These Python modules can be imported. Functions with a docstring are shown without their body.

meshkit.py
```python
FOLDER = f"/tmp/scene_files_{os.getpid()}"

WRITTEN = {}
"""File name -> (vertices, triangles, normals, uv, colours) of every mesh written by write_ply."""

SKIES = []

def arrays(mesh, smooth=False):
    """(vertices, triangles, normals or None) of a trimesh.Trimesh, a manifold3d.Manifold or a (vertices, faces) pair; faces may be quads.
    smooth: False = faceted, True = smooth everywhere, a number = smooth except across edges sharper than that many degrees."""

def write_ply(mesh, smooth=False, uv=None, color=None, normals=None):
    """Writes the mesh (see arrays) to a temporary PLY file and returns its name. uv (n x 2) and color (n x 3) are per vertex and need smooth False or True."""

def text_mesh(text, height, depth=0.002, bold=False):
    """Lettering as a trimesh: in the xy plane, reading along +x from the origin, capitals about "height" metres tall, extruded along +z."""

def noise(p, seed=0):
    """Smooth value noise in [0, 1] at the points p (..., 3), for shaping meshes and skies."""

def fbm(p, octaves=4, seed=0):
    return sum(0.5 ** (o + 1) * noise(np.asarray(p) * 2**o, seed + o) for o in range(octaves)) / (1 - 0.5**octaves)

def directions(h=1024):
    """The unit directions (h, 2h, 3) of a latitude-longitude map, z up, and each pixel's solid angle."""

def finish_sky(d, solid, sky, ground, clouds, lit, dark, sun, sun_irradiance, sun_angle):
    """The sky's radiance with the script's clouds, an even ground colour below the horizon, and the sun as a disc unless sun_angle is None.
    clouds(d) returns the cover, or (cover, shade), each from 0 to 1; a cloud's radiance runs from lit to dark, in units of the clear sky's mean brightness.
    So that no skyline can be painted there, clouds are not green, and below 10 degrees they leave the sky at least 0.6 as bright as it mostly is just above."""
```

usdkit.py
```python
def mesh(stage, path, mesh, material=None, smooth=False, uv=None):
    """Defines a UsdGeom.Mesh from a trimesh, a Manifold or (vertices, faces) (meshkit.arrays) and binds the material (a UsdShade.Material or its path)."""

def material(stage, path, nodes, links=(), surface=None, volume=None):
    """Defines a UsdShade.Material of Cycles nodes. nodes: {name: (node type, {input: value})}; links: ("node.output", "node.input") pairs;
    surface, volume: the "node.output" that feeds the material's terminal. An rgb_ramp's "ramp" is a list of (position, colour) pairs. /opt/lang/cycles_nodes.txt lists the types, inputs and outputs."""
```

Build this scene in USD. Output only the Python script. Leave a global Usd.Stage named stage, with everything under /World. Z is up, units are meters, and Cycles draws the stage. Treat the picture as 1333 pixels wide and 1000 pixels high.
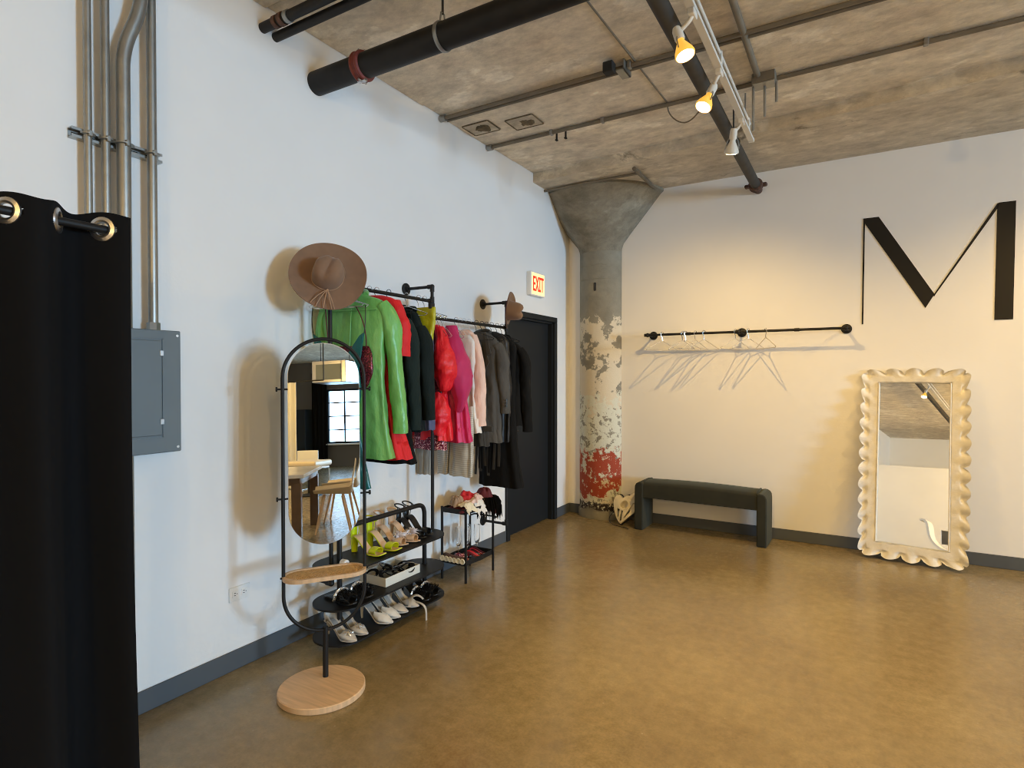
import math, random
import numpy as np, trimesh, manifold3d as m3, usdkit, meshkit
from shapely.geometry import Polygon, box as sbox, LineString, Point
from pxr import Usd, UsdGeom, UsdLux, UsdShade, Gf, Sdf, Vt
random.seed(7); RNG = np.random.default_rng(11)
stage = Usd.Stage.CreateInMemory()
UsdGeom.SetStageUpAxis(stage, 'Z'); UsdGeom.SetStageMetersPerUnit(stage, 1.0)
UsdGeom.Xform.Define(stage, '/World')
PI = math.pi
XL, YB, ZC, ZB = -2.722, 5.82, 3.475, 3.385     # left wall, back wall, slab soffit, band-beam soffit
XR, YR = 13.0, -8.0                             # window wall, rear wall

# ---------------------------------------------------------------- camera
cam = UsdGeom.Camera.Define(stage, '/World/camera')
R_ = np.array([[0.859999849, 0.510294262, -0.000161252], [0.00690068786, -0.0119457107, -0.999904836], [-0.510247627, 0.859916895, -0.0137946908]])
M4 = np.eye(4); M4[0, :3] = R_[0]; M4[1, :3] = -R_[1]; M4[2, :3] = -R_[2]; M4[3, :3] = (0, 0, 1.5)
cam.AddTransformOp().Set(Gf.Matrix4d(*M4.ravel().tolist()))
cam.CreateHorizontalApertureAttr(36.0); cam.CreateVerticalApertureAttr(27.0)
cam.CreateFocalLengthAttr(36.0 * 755.9 / 1333); cam.CreateClippingRangeAttr((0.05, 200.0))
cam.CreateFStopAttr(0.0)
cam.CreateExposureAttr(0.0)

# ---------------------------------------------------------------- lights: daylight through the windows, warm track lamps
def rect_light(name, pos, w, h, col, inten):
    l = UsdLux.RectLight.Define(stage, '/World/' + name)
    m = np.eye(4); m[0, :3] = (0, 1, 0); m[1, :3] = (0, 0, 1); m[2, :3] = (1, 0, 0); m[3, :3] = pos
    l.AddTransformOp().Set(Gf.Matrix4d(*m.ravel().tolist()))      # emits along -z local = -x world
    l.CreateWidthAttr(w); l.CreateHeightAttr(h); l.CreateIntensityAttr(inten); l.CreateColorAttr(Gf.Vec3f(*col))
def spot(name, pos, to, power, col, angle=40, soft=0.6, radius=0.02):
    l = UsdLux.SphereLight.Define(stage, '/World/' + name)
    z = np.array(pos, float) - np.array(to, float); z /= np.linalg.norm(z)
    x = np.cross((0.01, 0.02, 1), z); x /= np.linalg.norm(x); y = np.cross(z, x)
    m = np.eye(4); m[0, :3] = x; m[1, :3] = y; m[2, :3] = z; m[3, :3] = pos
    l.AddTransformOp().Set(Gf.Matrix4d(*m.ravel().tolist()))
    l.CreateRadiusAttr(radius); l.CreateIntensityAttr(power); l.CreateColorAttr(Gf.Vec3f(*col)); l.CreateNormalizeAttr(True)
    s = UsdLux.ShapingAPI.Apply(l.GetPrim()); s.CreateShapingConeAngleAttr(angle); s.CreateShapingConeSoftnessAttr(soft)
DAY = (0.50, 0.83, 1.18); WARM = (1.03, 0.655, 0.205)
WIN = [(1.9, 2.0, 0.85, 3.0, 100.0), (-5.35, 1.9, 0.75, 2.55, 4.0)]          # y centre, width, sill, head, brightness
for i, (yc, w, z0, z1, inten) in enumerate(WIN):
    rect_light('daylight' + ('' if not i else '_%03d' % i), (XR + 0.28, yc, (z0 + z1) / 2), w, z1 - z0, DAY, inten)
dome = UsdLux.DomeLight.Define(stage, '/World/sky'); dome.CreateIntensityAttr(0.15); dome.CreateColorAttr(Gf.Vec3f(0.6, 0.75, 1.0))
# (head position, aim, power): the three in view, then the ones further along the room
LAMPS = [((-0.73, 2.80, 3.09), (0.25, 2.5, 0.0), 31.0), ((-0.73, 3.42, 3.09), (-1.65, 2.3, 0.5), 5.0), ((-0.73, 4.15, 3.09), (-1.35, 5.6, -0.1), 15.5),
         ((1.63, 4.40, 3.09), (0.85, 5.75, 0.1), 12.5), ((1.63, 3.70, 3.09), (2.1, 5.8, 1.1), 1.5), ((1.63, 2.1, 3.09), (0.5, 3.4, 0.0), 12.0),
         ((1.63, -3.3, 3.09), (-1.3, -6.4, 1.0), 45.0), ((-0.73, -1.2, 3.09), (-1.2, 0.2, 0.0), 3.0), ((4.55, 1.7, 3.09), (4.0, 4.8, 0.0), 7.0)]
for i, (p, t, pw) in enumerate(LAMPS):
    d = np.array(t, float) - np.array(p, float); d /= np.linalg.norm(d)
    spot('lamp_light' + ('' if not i else '_%03d' % i), np.array(p) + d * 0.10, t, pw * 2.6, WARM, 50 if i < 2 else 66 if i == 2 else 58, 1.0, 0.012)

PENDANTS = [((4.2, 0.6, 2.45), 14.5), ((4.2, -3.4, 2.45), 14.5), ((0.9, -3.2, 2.45), 14.0)]     # bare-bulb pendants further back in the room
for i, (p, pw) in enumerate(PENDANTS):
    l = UsdLux.SphereLight.Define(stage, '/World/pendant_light' + ('' if not i else '_%03d' % i)); l.AddTranslateOp().Set(Gf.Vec3d(*p)); l.CreateRadiusAttr(0.055); l.CreateNormalizeAttr(True)
    l.CreateIntensityAttr(pw * 2.6); l.CreateColorAttr(Gf.Vec3f(*WARM))

# ---------------------------------------------------------------- materials
def mat(name, col, rough=0.5, metal=0.0, var=0.0, scale=8.0, detail=4, bump=0.0, bscale=None, bdist=0.01, coord='object', stretch=None, lo=None, hi=None, **kw):
    nodes = {'p': ('principled_bsdf', {'base_color': col, 'roughness': rough, 'metallic': metal, **kw})}
    links = []
    if var or bump:
        nodes['g'] = ('geometry', {}) if coord == 'world' else ('texture_coordinate', {})
        src = 'g.position' if coord == 'world' else 'g.object'
        if stretch:
            nodes['mp'] = ('mapping', {'scale': stretch}); links.append((src, 'mp.vector')); src = 'mp.vector'
    if var or lo is not None:
        c = np.array(col)
        l_, h_ = (np.array(lo) if lo is not None else c * (1 - var)), (np.array(hi) if hi is not None else np.minimum(c * (1 + var), 1))
        nodes['n'] = ('noise_texture', {'scale': scale, 'detail': detail, 'roughness': 0.6})
        nodes['r'] = ('rgb_ramp', {'ramp': [(0.3, tuple(l_)), (0.7, tuple(h_))]})
        links += [(src, 'n.vector'), ('n.fac', 'r.fac'), ('r.color', 'p.base_color')]
    if bump:
        nodes['bn'] = ('noise_texture', {'scale': bscale or scale * 4, 'detail': 4})
        nodes['b'] = ('bump', {'strength': bump, 'distance': bdist})
        links += [(src, 'bn.vector'), ('bn.fac', 'b.height'), ('b.normal', 'p.normal')]
    return usdkit.material(stage, '/World/Looks/' + name, nodes, links, surface='p.BSDF')
M = {}
M['wall'] = mat('wall_paint', (0.80, 0.79, 0.77), 0.75, bump=0.12, bscale=60, bdist=0.004, coord='world', var=0.02, scale=1.3)
M['base'] = mat('baseboard_vinyl', (0.075, 0.085, 0.095), 0.5)
M['black'] = mat('black_steel', (0.009, 0.009, 0.0095), 0.5, specular_ior_level=0.3)
M['pipe'] = mat('black_pipe', (0.010, 0.0095, 0.009), 0.5, var=0.3, scale=30, specular_ior_level=0.3)
M['bigpipe'] = mat('painted_iron_pipe', (0.012, 0.0105, 0.009), 0.55, var=0.3, scale=14, bump=0.1, specular_ior_level=0.3)
M['brownpipe'] = mat('sprinkler_iron', (0.034, 0.027, 0.019), 0.65, var=0.3, scale=12)
M['red'] = mat('red_coupling', (0.16, 0.028, 0.02), 0.6, var=0.3, scale=40)
M['rust'] = mat('rusty_iron', (0.09, 0.045, 0.03), 0.75, var=0.5, scale=40)
M['galv'] = mat('galvanized_steel', (0.33, 0.325, 0.30), 0.42, 0.85, var=0.12, scale=9)
M['zinc'] = mat('zinc_strut', (0.45, 0.45, 0.43), 0.35, 0.9)
M['ceilpipe'] = mat('ceiling_conduit', (0.20, 0.17, 0.125), 0.65, 0.2, var=0.15, scale=7)
M['panel'] = mat('panel_grey', (0.13, 0.155, 0.165), 0.45, var=0.05, scale=3)
M['white'] = mat('white_plastic', (0.78, 0.78, 0.76), 0.4)
M['trackwhite'] = mat('track_white', (0.72, 0.68, 0.60), 0.45)
M['vinyl'] = mat('black_vinyl', (0.010, 0.008, 0.006), 0.55, specular_ior_level=0.25)
M['dark'] = mat('dark_slot', (0.02, 0.018, 0.016), 0.8)
M['door'] = mat('door_black', (0.011, 0.0135, 0.016), 0.55, specular_ior_level=0.25)
M['chrome'] = mat('chrome', (0.75, 0.75, 0.76), 0.12, 1.0)
M['silver'] = mat('brushed_silver', (0.55, 0.55, 0.56), 0.3, 1.0)
M['mirror'] = mat('mirror_silvering', (0.93, 0.95, 0.94), 0.0, 1.0)
M['gold'] = mat('brass', (0.7, 0.5, 0.2), 0.3, 1.0)
M['curtain'] = mat('curtain_black', (0.0045, 0.0045, 0.005), 0.95, bump=0.3, bscale=500, bdist=0.001, specular_ior_level=0.2)
M['wood'] = mat('light_oak', (0.62, 0.42, 0.245), 0.5, var=0.16, scale=5, stretch=(1, 12, 1))
M['rattan'] = mat('rattan', (0.52, 0.33, 0.14), 0.55, var=0.25, scale=60)
M['felt'] = mat('hat_felt', (0.215, 0.125, 0.075), 0.95, var=0.08, scale=20, bump=0.2, bscale=300, bdist=0.001, sheen_weight=0.2)
M['felt2'] = mat('hat_felt_dark', (0.20, 0.10, 0.045), 0.95, sheen_weight=0.2)
M['maroon'] = mat('hat_underbrim', (0.09, 0.015, 0.018), 0.9)
M['cord'] = mat('tan_cord', (0.40, 0.25, 0.15), 0.8)
def cloth(name, col, rough=0.8, bump=0.45, bs=26, **kw):
    if rough >= 0.8: kw.setdefault('specular_ior_level', 0.15)
    return mat(name, col, rough, var=0.12, scale=9, bump=bump, bscale=bs, bdist=0.018, stretch=(1, 1, 0.45), **kw)
M['green'] = cloth('green_satin', (0.15, 0.43, 0.11), 0.36, 0.5, 22)
M['greendk'] = cloth('green_lining', (0.06, 0.30, 0.05), 0.5)
M['teal'] = cloth('teal_satin', (0.0, 0.105, 0.10), 0.3)
M['reddress'] = cloth('red_crepe', (0.62, 0.006, 0.012), 0.7)
M['redpuff'] = cloth('red_taffeta', (0.74, 0.008, 0.02), 0.5, 0.5, 28)
M['darkgreen'] = cloth('dark_green_wool', (0.012, 0.022, 0.020), 0.85)
M['darkgreen2'] = cloth('blackish_green_wool', (0.008, 0.014, 0.014), 0.85)
M['chart'] = cloth('chartreuse_silk', (0.42, 0.40, 0.006), 0.45)
M['lav'] = cloth('lavender_cotton', (0.10, 0.11, 0.20), 0.8)
M['blush'] = cloth('blush_silk', (0.76, 0.53, 0.44), 0.6)
M['grey'] = cloth('grey_wool', (0.075, 0.072, 0.066), 0.85)
M['greydk'] = cloth('grey_shade_wool', (0.05, 0.048, 0.044), 0.85)
M['blackcloth'] = cloth('black_wool', (0.006, 0.006, 0.006), 0.85)
M['blacksatin'] = cloth('black_satin', (0.008, 0.008, 0.009), 0.45)
M['greydrape'] = cloth('stone_linen', (0.34, 0.32, 0.28), 0.85)
M['whitecloth'] = cloth('white_cotton', (0.72, 0.71, 0.68), 0.8)
M['creamcloth'] = cloth('cream_cotton', (0.72, 0.66, 0.50), 0.8)
M['beigecloth'] = cloth('beige_knit', (0.36, 0.25, 0.17), 0.85)
M['pinkcloth'] = cloth('pale_pink_lace', (0.62, 0.47, 0.44), 0.85)
M['redlace'] = cloth('red_lace', (0.50, 0.01, 0.025), 0.6)
M['winelace'] = cloth('wine_lace', (0.09, 0.004, 0.012), 0.7)
M['velvet'] = mat('green_velvet', (0.018, 0.019, 0.012), 0.9, var=0.25, scale=6, bump=0.15, bscale=150, bdist=0.002, sheen_weight=0.2, sheen_roughness=0.4, sheen_tint=(0.5, 0.55, 0.42))
M['neon'] = mat('neon_yellow_leather', (0.62, 0.72, 0.0), 0.35)
M['nude'] = mat('nude_leather', (0.66, 0.46, 0.30), 0.45)
M['blackleather'] = mat('black_leather', (0.010, 0.010, 0.010), 0.35)
M['whiteleather'] = mat('white_leather', (0.70, 0.69, 0.65), 0.38)
M['greyleather'] = mat('grey_insole', (0.30, 0.30, 0.29), 0.5)
M['silverleather'] = mat('silver_satin', (0.60, 0.57, 0.52), 0.35, 0.25)
M['fur'] = mat('black_fluff', (0.006, 0.006, 0.006), 1.0, specular_ior_level=0.1)
M['feather'] = mat('white_feather', (0.74, 0.70, 0.74), 0.9)
M['crystal'] = mat('crystal', (0.75, 0.74, 0.74), 0.12, 0.7, var=0.4, scale=160)
M['cream'] = mat('cream_resin', (0.78, 0.70, 0.52), 0.5, var=0.06, scale=8)
M['plaster'] = mat('white_plaster', (0.74, 0.71, 0.64), 0.6, var=0.08, scale=14, bump=0.35, bscale=70, bdist=0.004)
M['ivorybox'] = mat('ivory_box', (0.66, 0.65, 0.58), 0.55)
M['exitface'] = usdkit.material(stage, '/World/Looks/exit_face', {'p': ('principled_bsdf', {'base_color': (0.9, 0.75, 0.4), 'emission_color': (1.0, 0.72, 0.30), 'emission_strength': 0.85})}, surface='p.BSDF')
M['exitred'] = usdkit.material(stage, '/World/Looks/exit_letters', {'p': ('principled_bsdf', {'base_color': (0.6, 0.02, 0.01), 'emission_color': (1.0, 0.05, 0.01), 'emission_strength': 0.55})}, surface='p.BSDF')
M['bulbglow'] = usdkit.material(stage, '/World/Looks/bulb_face', {'p': ('principled_bsdf', {'base_color': (1, 0.9, 0.7), 'emission_color': (1.0, 0.82, 0.50), 'emission_strength': 9.0})}, surface='p.BSDF')
M['bulbside'] = usdkit.material(stage, '/World/Looks/bulb_reflector', {'p': ('principled_bsdf', {'base_color': (0.8, 0.5, 0.1), 'roughness': 0.3, 'emission_color': (1.0, 0.50, 0.06), 'emission_strength': 0.75})}, surface='p.BSDF')
M['glass'] = mat('clear_glass', (1, 1, 1), 0.0, transmission_weight=1.0, ior=1.45)
def sheer(name, col, opac, rough=0.6):
    return usdkit.material(stage, '/World/Looks/' + name, {'t': ('transparent_bsdf', {}), 'p': ('principled_bsdf', {'base_color': col, 'roughness': rough, 'sheen_weight': 0.2}), 'l': ('translucent_bsdf', {'color': col}), 'm1': ('mix_closure', {'fac': 0.25}), 'm2': ('mix_closure', {'fac': opac})},
        [('p.BSDF', 'm1.closure1'), ('l.BSDF', 'm1.closure2'), ('t.BSDF', 'm2.closure1'), ('m1.closure', 'm2.closure2')], surface='m2.closure')
M['organza'] = sheer('magenta_organza', (0.66, 0.025, 0.16), 0.86)
M['organzaskirt'] = cloth('magenta_satin', (0.58, 0.016, 0.12), 0.5)
M['clearplastic'] = sheer('clear_plastic', (0.8, 0.8, 0.78), 0.45, 0.2)
def sequins(name, a, b, c, scale=220):
    return usdkit.material(stage, '/World/Looks/' + name, {'g': ('texture_coordinate', {}), 'v': ('voronoi_texture', {'scale': scale}), 'r': ('rgb_ramp', {'ramp': [(0.0, a), (0.55, a), (0.7, b), (0.9, c)]}), 's': ('separate_xyz', {}), 'b': ('bump', {'strength': 0.6, 'distance': 0.003}),
        'p': ('principled_bsdf', {'roughness': 0.3, 'metallic': 0.35})}, [('g.object', 'v.vector'), ('v.color', 's.vector'), ('s.x', 'r.fac'), ('r.color', 'p.base_color'), ('s.y', 'b.height'), ('b.normal', 'p.normal')], surface='p.BSDF')
M['sequinred'] = sequins('dark_red_sequins', (0.045, 0.001, 0.005), (0.10, 0.003, 0.012), (0.30, 0.03, 0.06))
M['sequinpink'] = sequins('wine_sequin_hem', (0.12, 0.004, 0.02), (0.30, 0.01, 0.05), (0.85, 0.5, 0.5), 150)
M['sequinwhite'] = usdkit.material(stage, '/World/Looks/ivory_sequin_rows', {'g': ('texture_coordinate', {}), 'w': ('wave_texture', {'scale': 34.0, 'distortion': 1.5, 'bands_direction': 'z'}), 'n': ('noise_texture', {'scale': 160.0}), 'm': ('mix_color', {'blend_type': 'multiply', 'fac': 0.4}),
    'r': ('rgb_ramp', {'ramp': [(0.0, (0.30, 0.28, 0.23)), (0.5, (0.50, 0.48, 0.42)), (1.0, (0.62, 0.60, 0.54))]}), 'p': ('principled_bsdf', {'roughness': 0.45, 'metallic': 0.1})},
    [('g.object', 'w.vector'), ('g.object', 'n.vector'), ('w.color', 'm.a'), ('n.color', 'm.b'), ('m.result', 'r.fac'), ('r.color', 'p.base_color')], surface='p.BSDF')
# polished brown concrete
M['floor'] = usdkit.material(stage, '/World/Looks/polished_concrete', {'g': ('geometry', {}),
    'n1': ('noise_texture', {'scale': 0.9, 'detail': 6, 'roughness': 0.62}), 'n2': ('noise_texture', {'scale': 16.0, 'detail': 5, 'roughness': 0.7}), 'n3': ('noise_texture', {'scale': 90.0, 'detail': 3, 'roughness': 0.7}), 'v': ('voronoi_texture', {'scale': 9.0}),
    'r1': ('rgb_ramp', {'ramp': [(0.32, (0.19, 0.138, 0.066)), (0.5, (0.245, 0.185, 0.092)), (0.68, (0.30, 0.235, 0.125))]}), 'r2': ('rgb_ramp', {'ramp': [(0.3, (0.84, 0.84, 0.84)), (0.7, (1.12, 1.12, 1.12))]}), 'r3': ('rgb_ramp', {'ramp': [(0.3, (0.82, 0.82, 0.82)), (0.7, (1.16, 1.16, 1.16))]}),
    'm1': ('mix_color', {'blend_type': 'multiply', 'fac': 1.0, 'use_clamp': False}), 'm2': ('mix_color', {'blend_type': 'multiply', 'fac': 1.0, 'use_clamp': False}), 'sp': ('rgb_ramp', {'ramp': [(0.0, (1, 1, 1)), (0.028, (1, 1, 1)), (0.04, (0, 0, 0))]}), 'm3': ('mix_color', {'blend_type': 'mix', 'b': (0.40, 0.34, 0.25)}),
    'rr': ('rgb_ramp', {'ramp': [(0.3, (0.15, 0.15, 0.15)), (0.7, (0.30, 0.30, 0.30))]}), 'b': ('bump', {'strength': 0.10, 'distance': 0.004}), 'p': ('principled_bsdf', {'specular_ior_level': 0.5})},
    [('g.position', 'n1.vector'), ('g.position', 'n2.vector'), ('g.position', 'n3.vector'), ('g.position', 'v.vector'), ('n1.fac', 'r1.fac'), ('n2.fac', 'r2.fac'), ('n3.fac', 'r3.fac'), ('r1.color', 'm1.a'), ('r2.color', 'm1.b'), ('m1.result', 'm2.a'), ('r3.color', 'm2.b'), ('v.distance', 'sp.fac'), ('m2.result', 'm3.a'), ('sp.color', 'm3.fac'), ('m3.result', 'p.base_color'), ('n2.fac', 'rr.fac'), ('rr.color', 'p.roughness'), ('n3.fac', 'b.height'), ('b.normal', 'p.normal')], surface='p.BSDF')
# board-marked, patched old concrete
def concrete(name, c0, c1, c2, dirt=True):
    nd = {'g': ('geometry', {}), 'mp': ('mapping', {'scale': (0.8, 1.3, 1.3)}), 'n1': ('noise_texture', {'scale': 2.2, 'detail': 7, 'roughness': 0.66}), 'n2': ('noise_texture', {'scale': 9.0, 'detail': 6, 'roughness': 0.7}), 'n4': ('noise_texture', {'scale': 1.3, 'detail': 8, 'roughness': 0.7, 'distortion': 0.6}),
        'r1': ('rgb_ramp', {'ramp': [(0.34, c0), (0.46, c1), (0.56, c1), (0.60, c2), (0.72, c2)]}), 'r2': ('rgb_ramp', {'ramp': [(0.3, (0.74, 0.74, 0.74)), (0.7, (1.2, 1.2, 1.2))]}), 'm1': ('mix_color', {'blend_type': 'multiply', 'fac': 1.0, 'use_clamp': False}),
        'r4': ('rgb_ramp', {'ramp': [(0.60, (0, 0, 0)), (0.66, (0.75, 0.75, 0.75))]}), 'm2': ('mix_color', {'b': (0.085, 0.066, 0.042)}), 'b': ('bump', {'strength': 0.5, 'distance': 0.03}), 'p': ('principled_bsdf', {'roughness': 0.9, 'specular_ior_level': 0.2})}
    lk = [('g.position', 'mp.vector'), ('mp.vector', 'n1.vector'), ('mp.vector', 'n2.vector'), ('mp.vector', 'n4.vector'), ('n1.fac', 'r1.fac'), ('n2.fac', 'r2.fac'), ('r1.color', 'm1.a'), ('r2.color', 'm1.b'), ('n4.fac', 'r4.fac'), ('m1.result', 'm2.a'), ('r4.color', 'm2.fac'), (('m2' if dirt else 'm1') + '.result', 'p.base_color'), ('n2.fac', 'b.height'), ('b.normal', 'p.normal')]
    return usdkit.material(stage, '/World/Looks/' + name, nd, lk, surface='p.BSDF')
M['ceiling'] = concrete('ceiling_concrete', (0.66, 0.57, 0.46), (0.76, 0.68, 0.55), (0.90, 0.83, 0.70), False)
M['beam'] = concrete('beam_concrete', (0.48, 0.42, 0.33), (0.60, 0.53, 0.42), (0.72, 0.65, 0.53), True)
M['patch'] = concrete('patch_concrete', (0.10, 0.075, 0.045), (0.22, 0.17, 0.105), (0.40, 0.33, 0.22), True)
M['capital'] = concrete('capital_concrete', (0.21, 0.185, 0.135), (0.275, 0.245, 0.185), (0.33, 0.30, 0.23), False)
# peeling column: paint layers by height, ragged by noise
def _col():
    nd = {'g': ('geometry', {}), 's': ('separate_xyz', {}), 'n': ('noise_texture', {'scale': 5.0, 'detail': 8, 'roughness': 0.65}), 'nb': ('noise_texture', {'scale': 17.0, 'detail': 8, 'roughness': 0.7}), 'nc': ('noise_texture', {'scale': 30.0, 'detail': 6, 'roughness': 0.7}),
        'base': ('rgb_ramp', {'ramp': [(0.3, (0.20, 0.185, 0.145)), (0.7, (0.30, 0.28, 0.22))]}), 'p': ('principled_bsdf', {'roughness': 0.75, 'specular_ior_level': 0.3}), 'b': ('bump', {'strength': 0.5, 'distance': 0.01})}
    lk = [('g.position', 's.vector'), ('g.position', 'n.vector'), ('g.position', 'nb.vector'), ('g.position', 'nc.vector'), ('n.fac', 'base.fac')]
    cur = 'base.color'
    def layer(k, col, z0, z1, thr, wob, noise):
        nonlocal cur
        # mask = (noise > thr) inside z0..z1, with the height wobbled by the coarse noise
        nd['w' + k] = ('math', {'math_type': 'multiply_add', 'value2': wob, 'value3': -wob * 0.5}); lk.append(('n.fac', 'w%s.value1' % k))
        nd['z' + k] = ('math', {'math_type': 'add'}); lk.extend([('s.z', 'z%s.value1' % k), ('w%s.value' % k, 'z%s.value2' % k)])
        nd['a' + k] = ('map_range', {'range_type': 'smoothstep', 'from_min': z0 - 0.01, 'from_max': z0 + 0.01, 'clamp': True}); lk.append(('z%s.value' % k, 'a%s.value' % k))
        nd['c' + k] = ('map_range', {'range_type': 'smoothstep', 'from_min': z1 - 0.01, 'from_max': z1 + 0.01, 'to_min': 1.0, 'to_max': 0.0, 'clamp': True}); lk.append(('z%s.value' % k, 'c%s.value' % k))
        nd['t' + k] = ('map_range', {'range_type': 'smoothstep', 'from_min': thr - 0.015, 'from_max': thr + 0.015, 'clamp': True}); lk.append(('%s.fac' % noise, 't%s.value' % k))
        nd['x' + k] = ('math', {'math_type': 'multiply'}); lk.extend([('a%s.result' % k, 'x%s.value1' % k), ('c%s.result' % k, 'x%s.value2' % k)])
        nd['y' + k] = ('math', {'math_type': 'multiply'}); lk.extend([('x%s.value' % k, 'y%s.value1' % k), ('t%s.result' % k, 'y%s.value2' % k)])
        nd['m' + k] = ('mix_color', {'b': col}); lk.extend([(cur, 'm%s.a' % k), ('y%s.value' % k, 'm%s.fac' % k)])
        cur = 'm%s.result' % k
    layer('1', (0.62, 0.55, 0.42), 1.15, 2.12, 0.475, 1.0, 'n')
    layer('2', (0.60, 0.60, 0.50), 0.10, 1.30, 0.46, 0.5, 'nb')
    layer('6', (0.62, 0.55, 0.42), 0.15, 0.5, 0.46, 0.5, 'n')
    layer('3', (0.33, 0.055, 0.025), 0.23, 0.74, 0.455, 0.7, 'n')
    layer('4', (0.60, 0.54, 0.40), 0.2, 0.75, 0.585, 0.3, 'nb')
    layer('5', (0.03, 0.022, 0.02), 0.09, 0.17, 0.47, 0.1, 'nc')
    lk += [(cur, 'p.base_color'), ('nb.fac', 'b.height'), ('b.normal', 'p.normal')]
    return usdkit.material(stage, '/World/Looks/peeling_column', nd, lk, surface='p.BSDF')
M['column'] = _col()
M['brick'] = usdkit.material(stage, '/World/Looks/black_brick', {'g': ('geometry', {}), 'mp': ('mapping', {'rotation': (PI / 2, 0, PI / 2)}), 'b': ('brick_texture', {'scale': 4.0, 'color1': (0.02, 0.018, 0.017), 'color2': (0.045, 0.04, 0.036), 'mortar': (0.10, 0.09, 0.08)}), 'p': ('principled_bsdf', {'roughness': 0.6})}, [('g.position', 'mp.vector'), ('mp.vector', 'b.vector'), ('b.color', 'p.base_color')], surface='p.BSDF')
M['marble'] = mat('white_marble', (0.78, 0.77, 0.75), 0.2, lo=(0.55, 0.54, 0.53), hi=(0.85, 0.84, 0.82), var=0.1, scale=3)
M['darkwood'] = mat('walnut', (0.12, 0.07, 0.035), 0.5, var=0.2, scale=8)
M['shell'] = mat('beige_shell', (0.62, 0.54, 0.42), 0.5)
M['sheercurtain'] = mat('white_drape', (0.75, 0.74, 0.70), 0.9)

# ---------------------------------------------------------------- mesh helpers
def A(*x): return np.array(x, float)
def unit(v): v = np.asarray(v, float); return v / max(np.linalg.norm(v), 1e-12)
def tm(v, f): return trimesh.Trimesh(np.asarray(v, float), np.asarray(f, int), process=False)
def cat(*ms): return trimesh.util.concatenate([m for m in ms if m is not None])
def fm(man):
    m = man.to_mesh(); return tm(m.vert_properties[:, :3], m.tri_verts)
def man(t): return m3.Manifold(m3.Mesh(np.asarray(t.vertices, np.float32), np.asarray(t.faces, np.uint32)))
def bx(x0, x1, y0, y1, z0, z1, r=0.0):
    """box, its edges chamfered by r"""
    if r <= 0:
        m = trimesh.creation.box((x1 - x0, y1 - y0, z1 - z0)); m.apply_translation(((x0 + x1) / 2, (y0 + y1) / 2, (z0 + z1) / 2)); return m
    P = []
    for X, sx in ((x0, 1), (x1, -1)):
        for Y, sy in ((y0, 1), (y1, -1)):
            for Z, sz in ((z0, 1), (z1, -1)):
                P += [(X + sx * r, Y + sy * r, Z), (X + sx * r, Y, Z + sz * r), (X, Y + sy * r, Z + sz * r)]
    return trimesh.convex.convex_hull(np.array(P))
def rbox(x0, x1, y0, y1, z0, z1, r, n=12):
    s = m3.Manifold.sphere(r, n); return fm(m3.Manifold.batch_hull([s.translate((X, Y, Z)) for X in (x0 + r, x1 - r) for Y in (y0 + r, y1 - r) for Z in (z0 + r, z1 - r)]))
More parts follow.
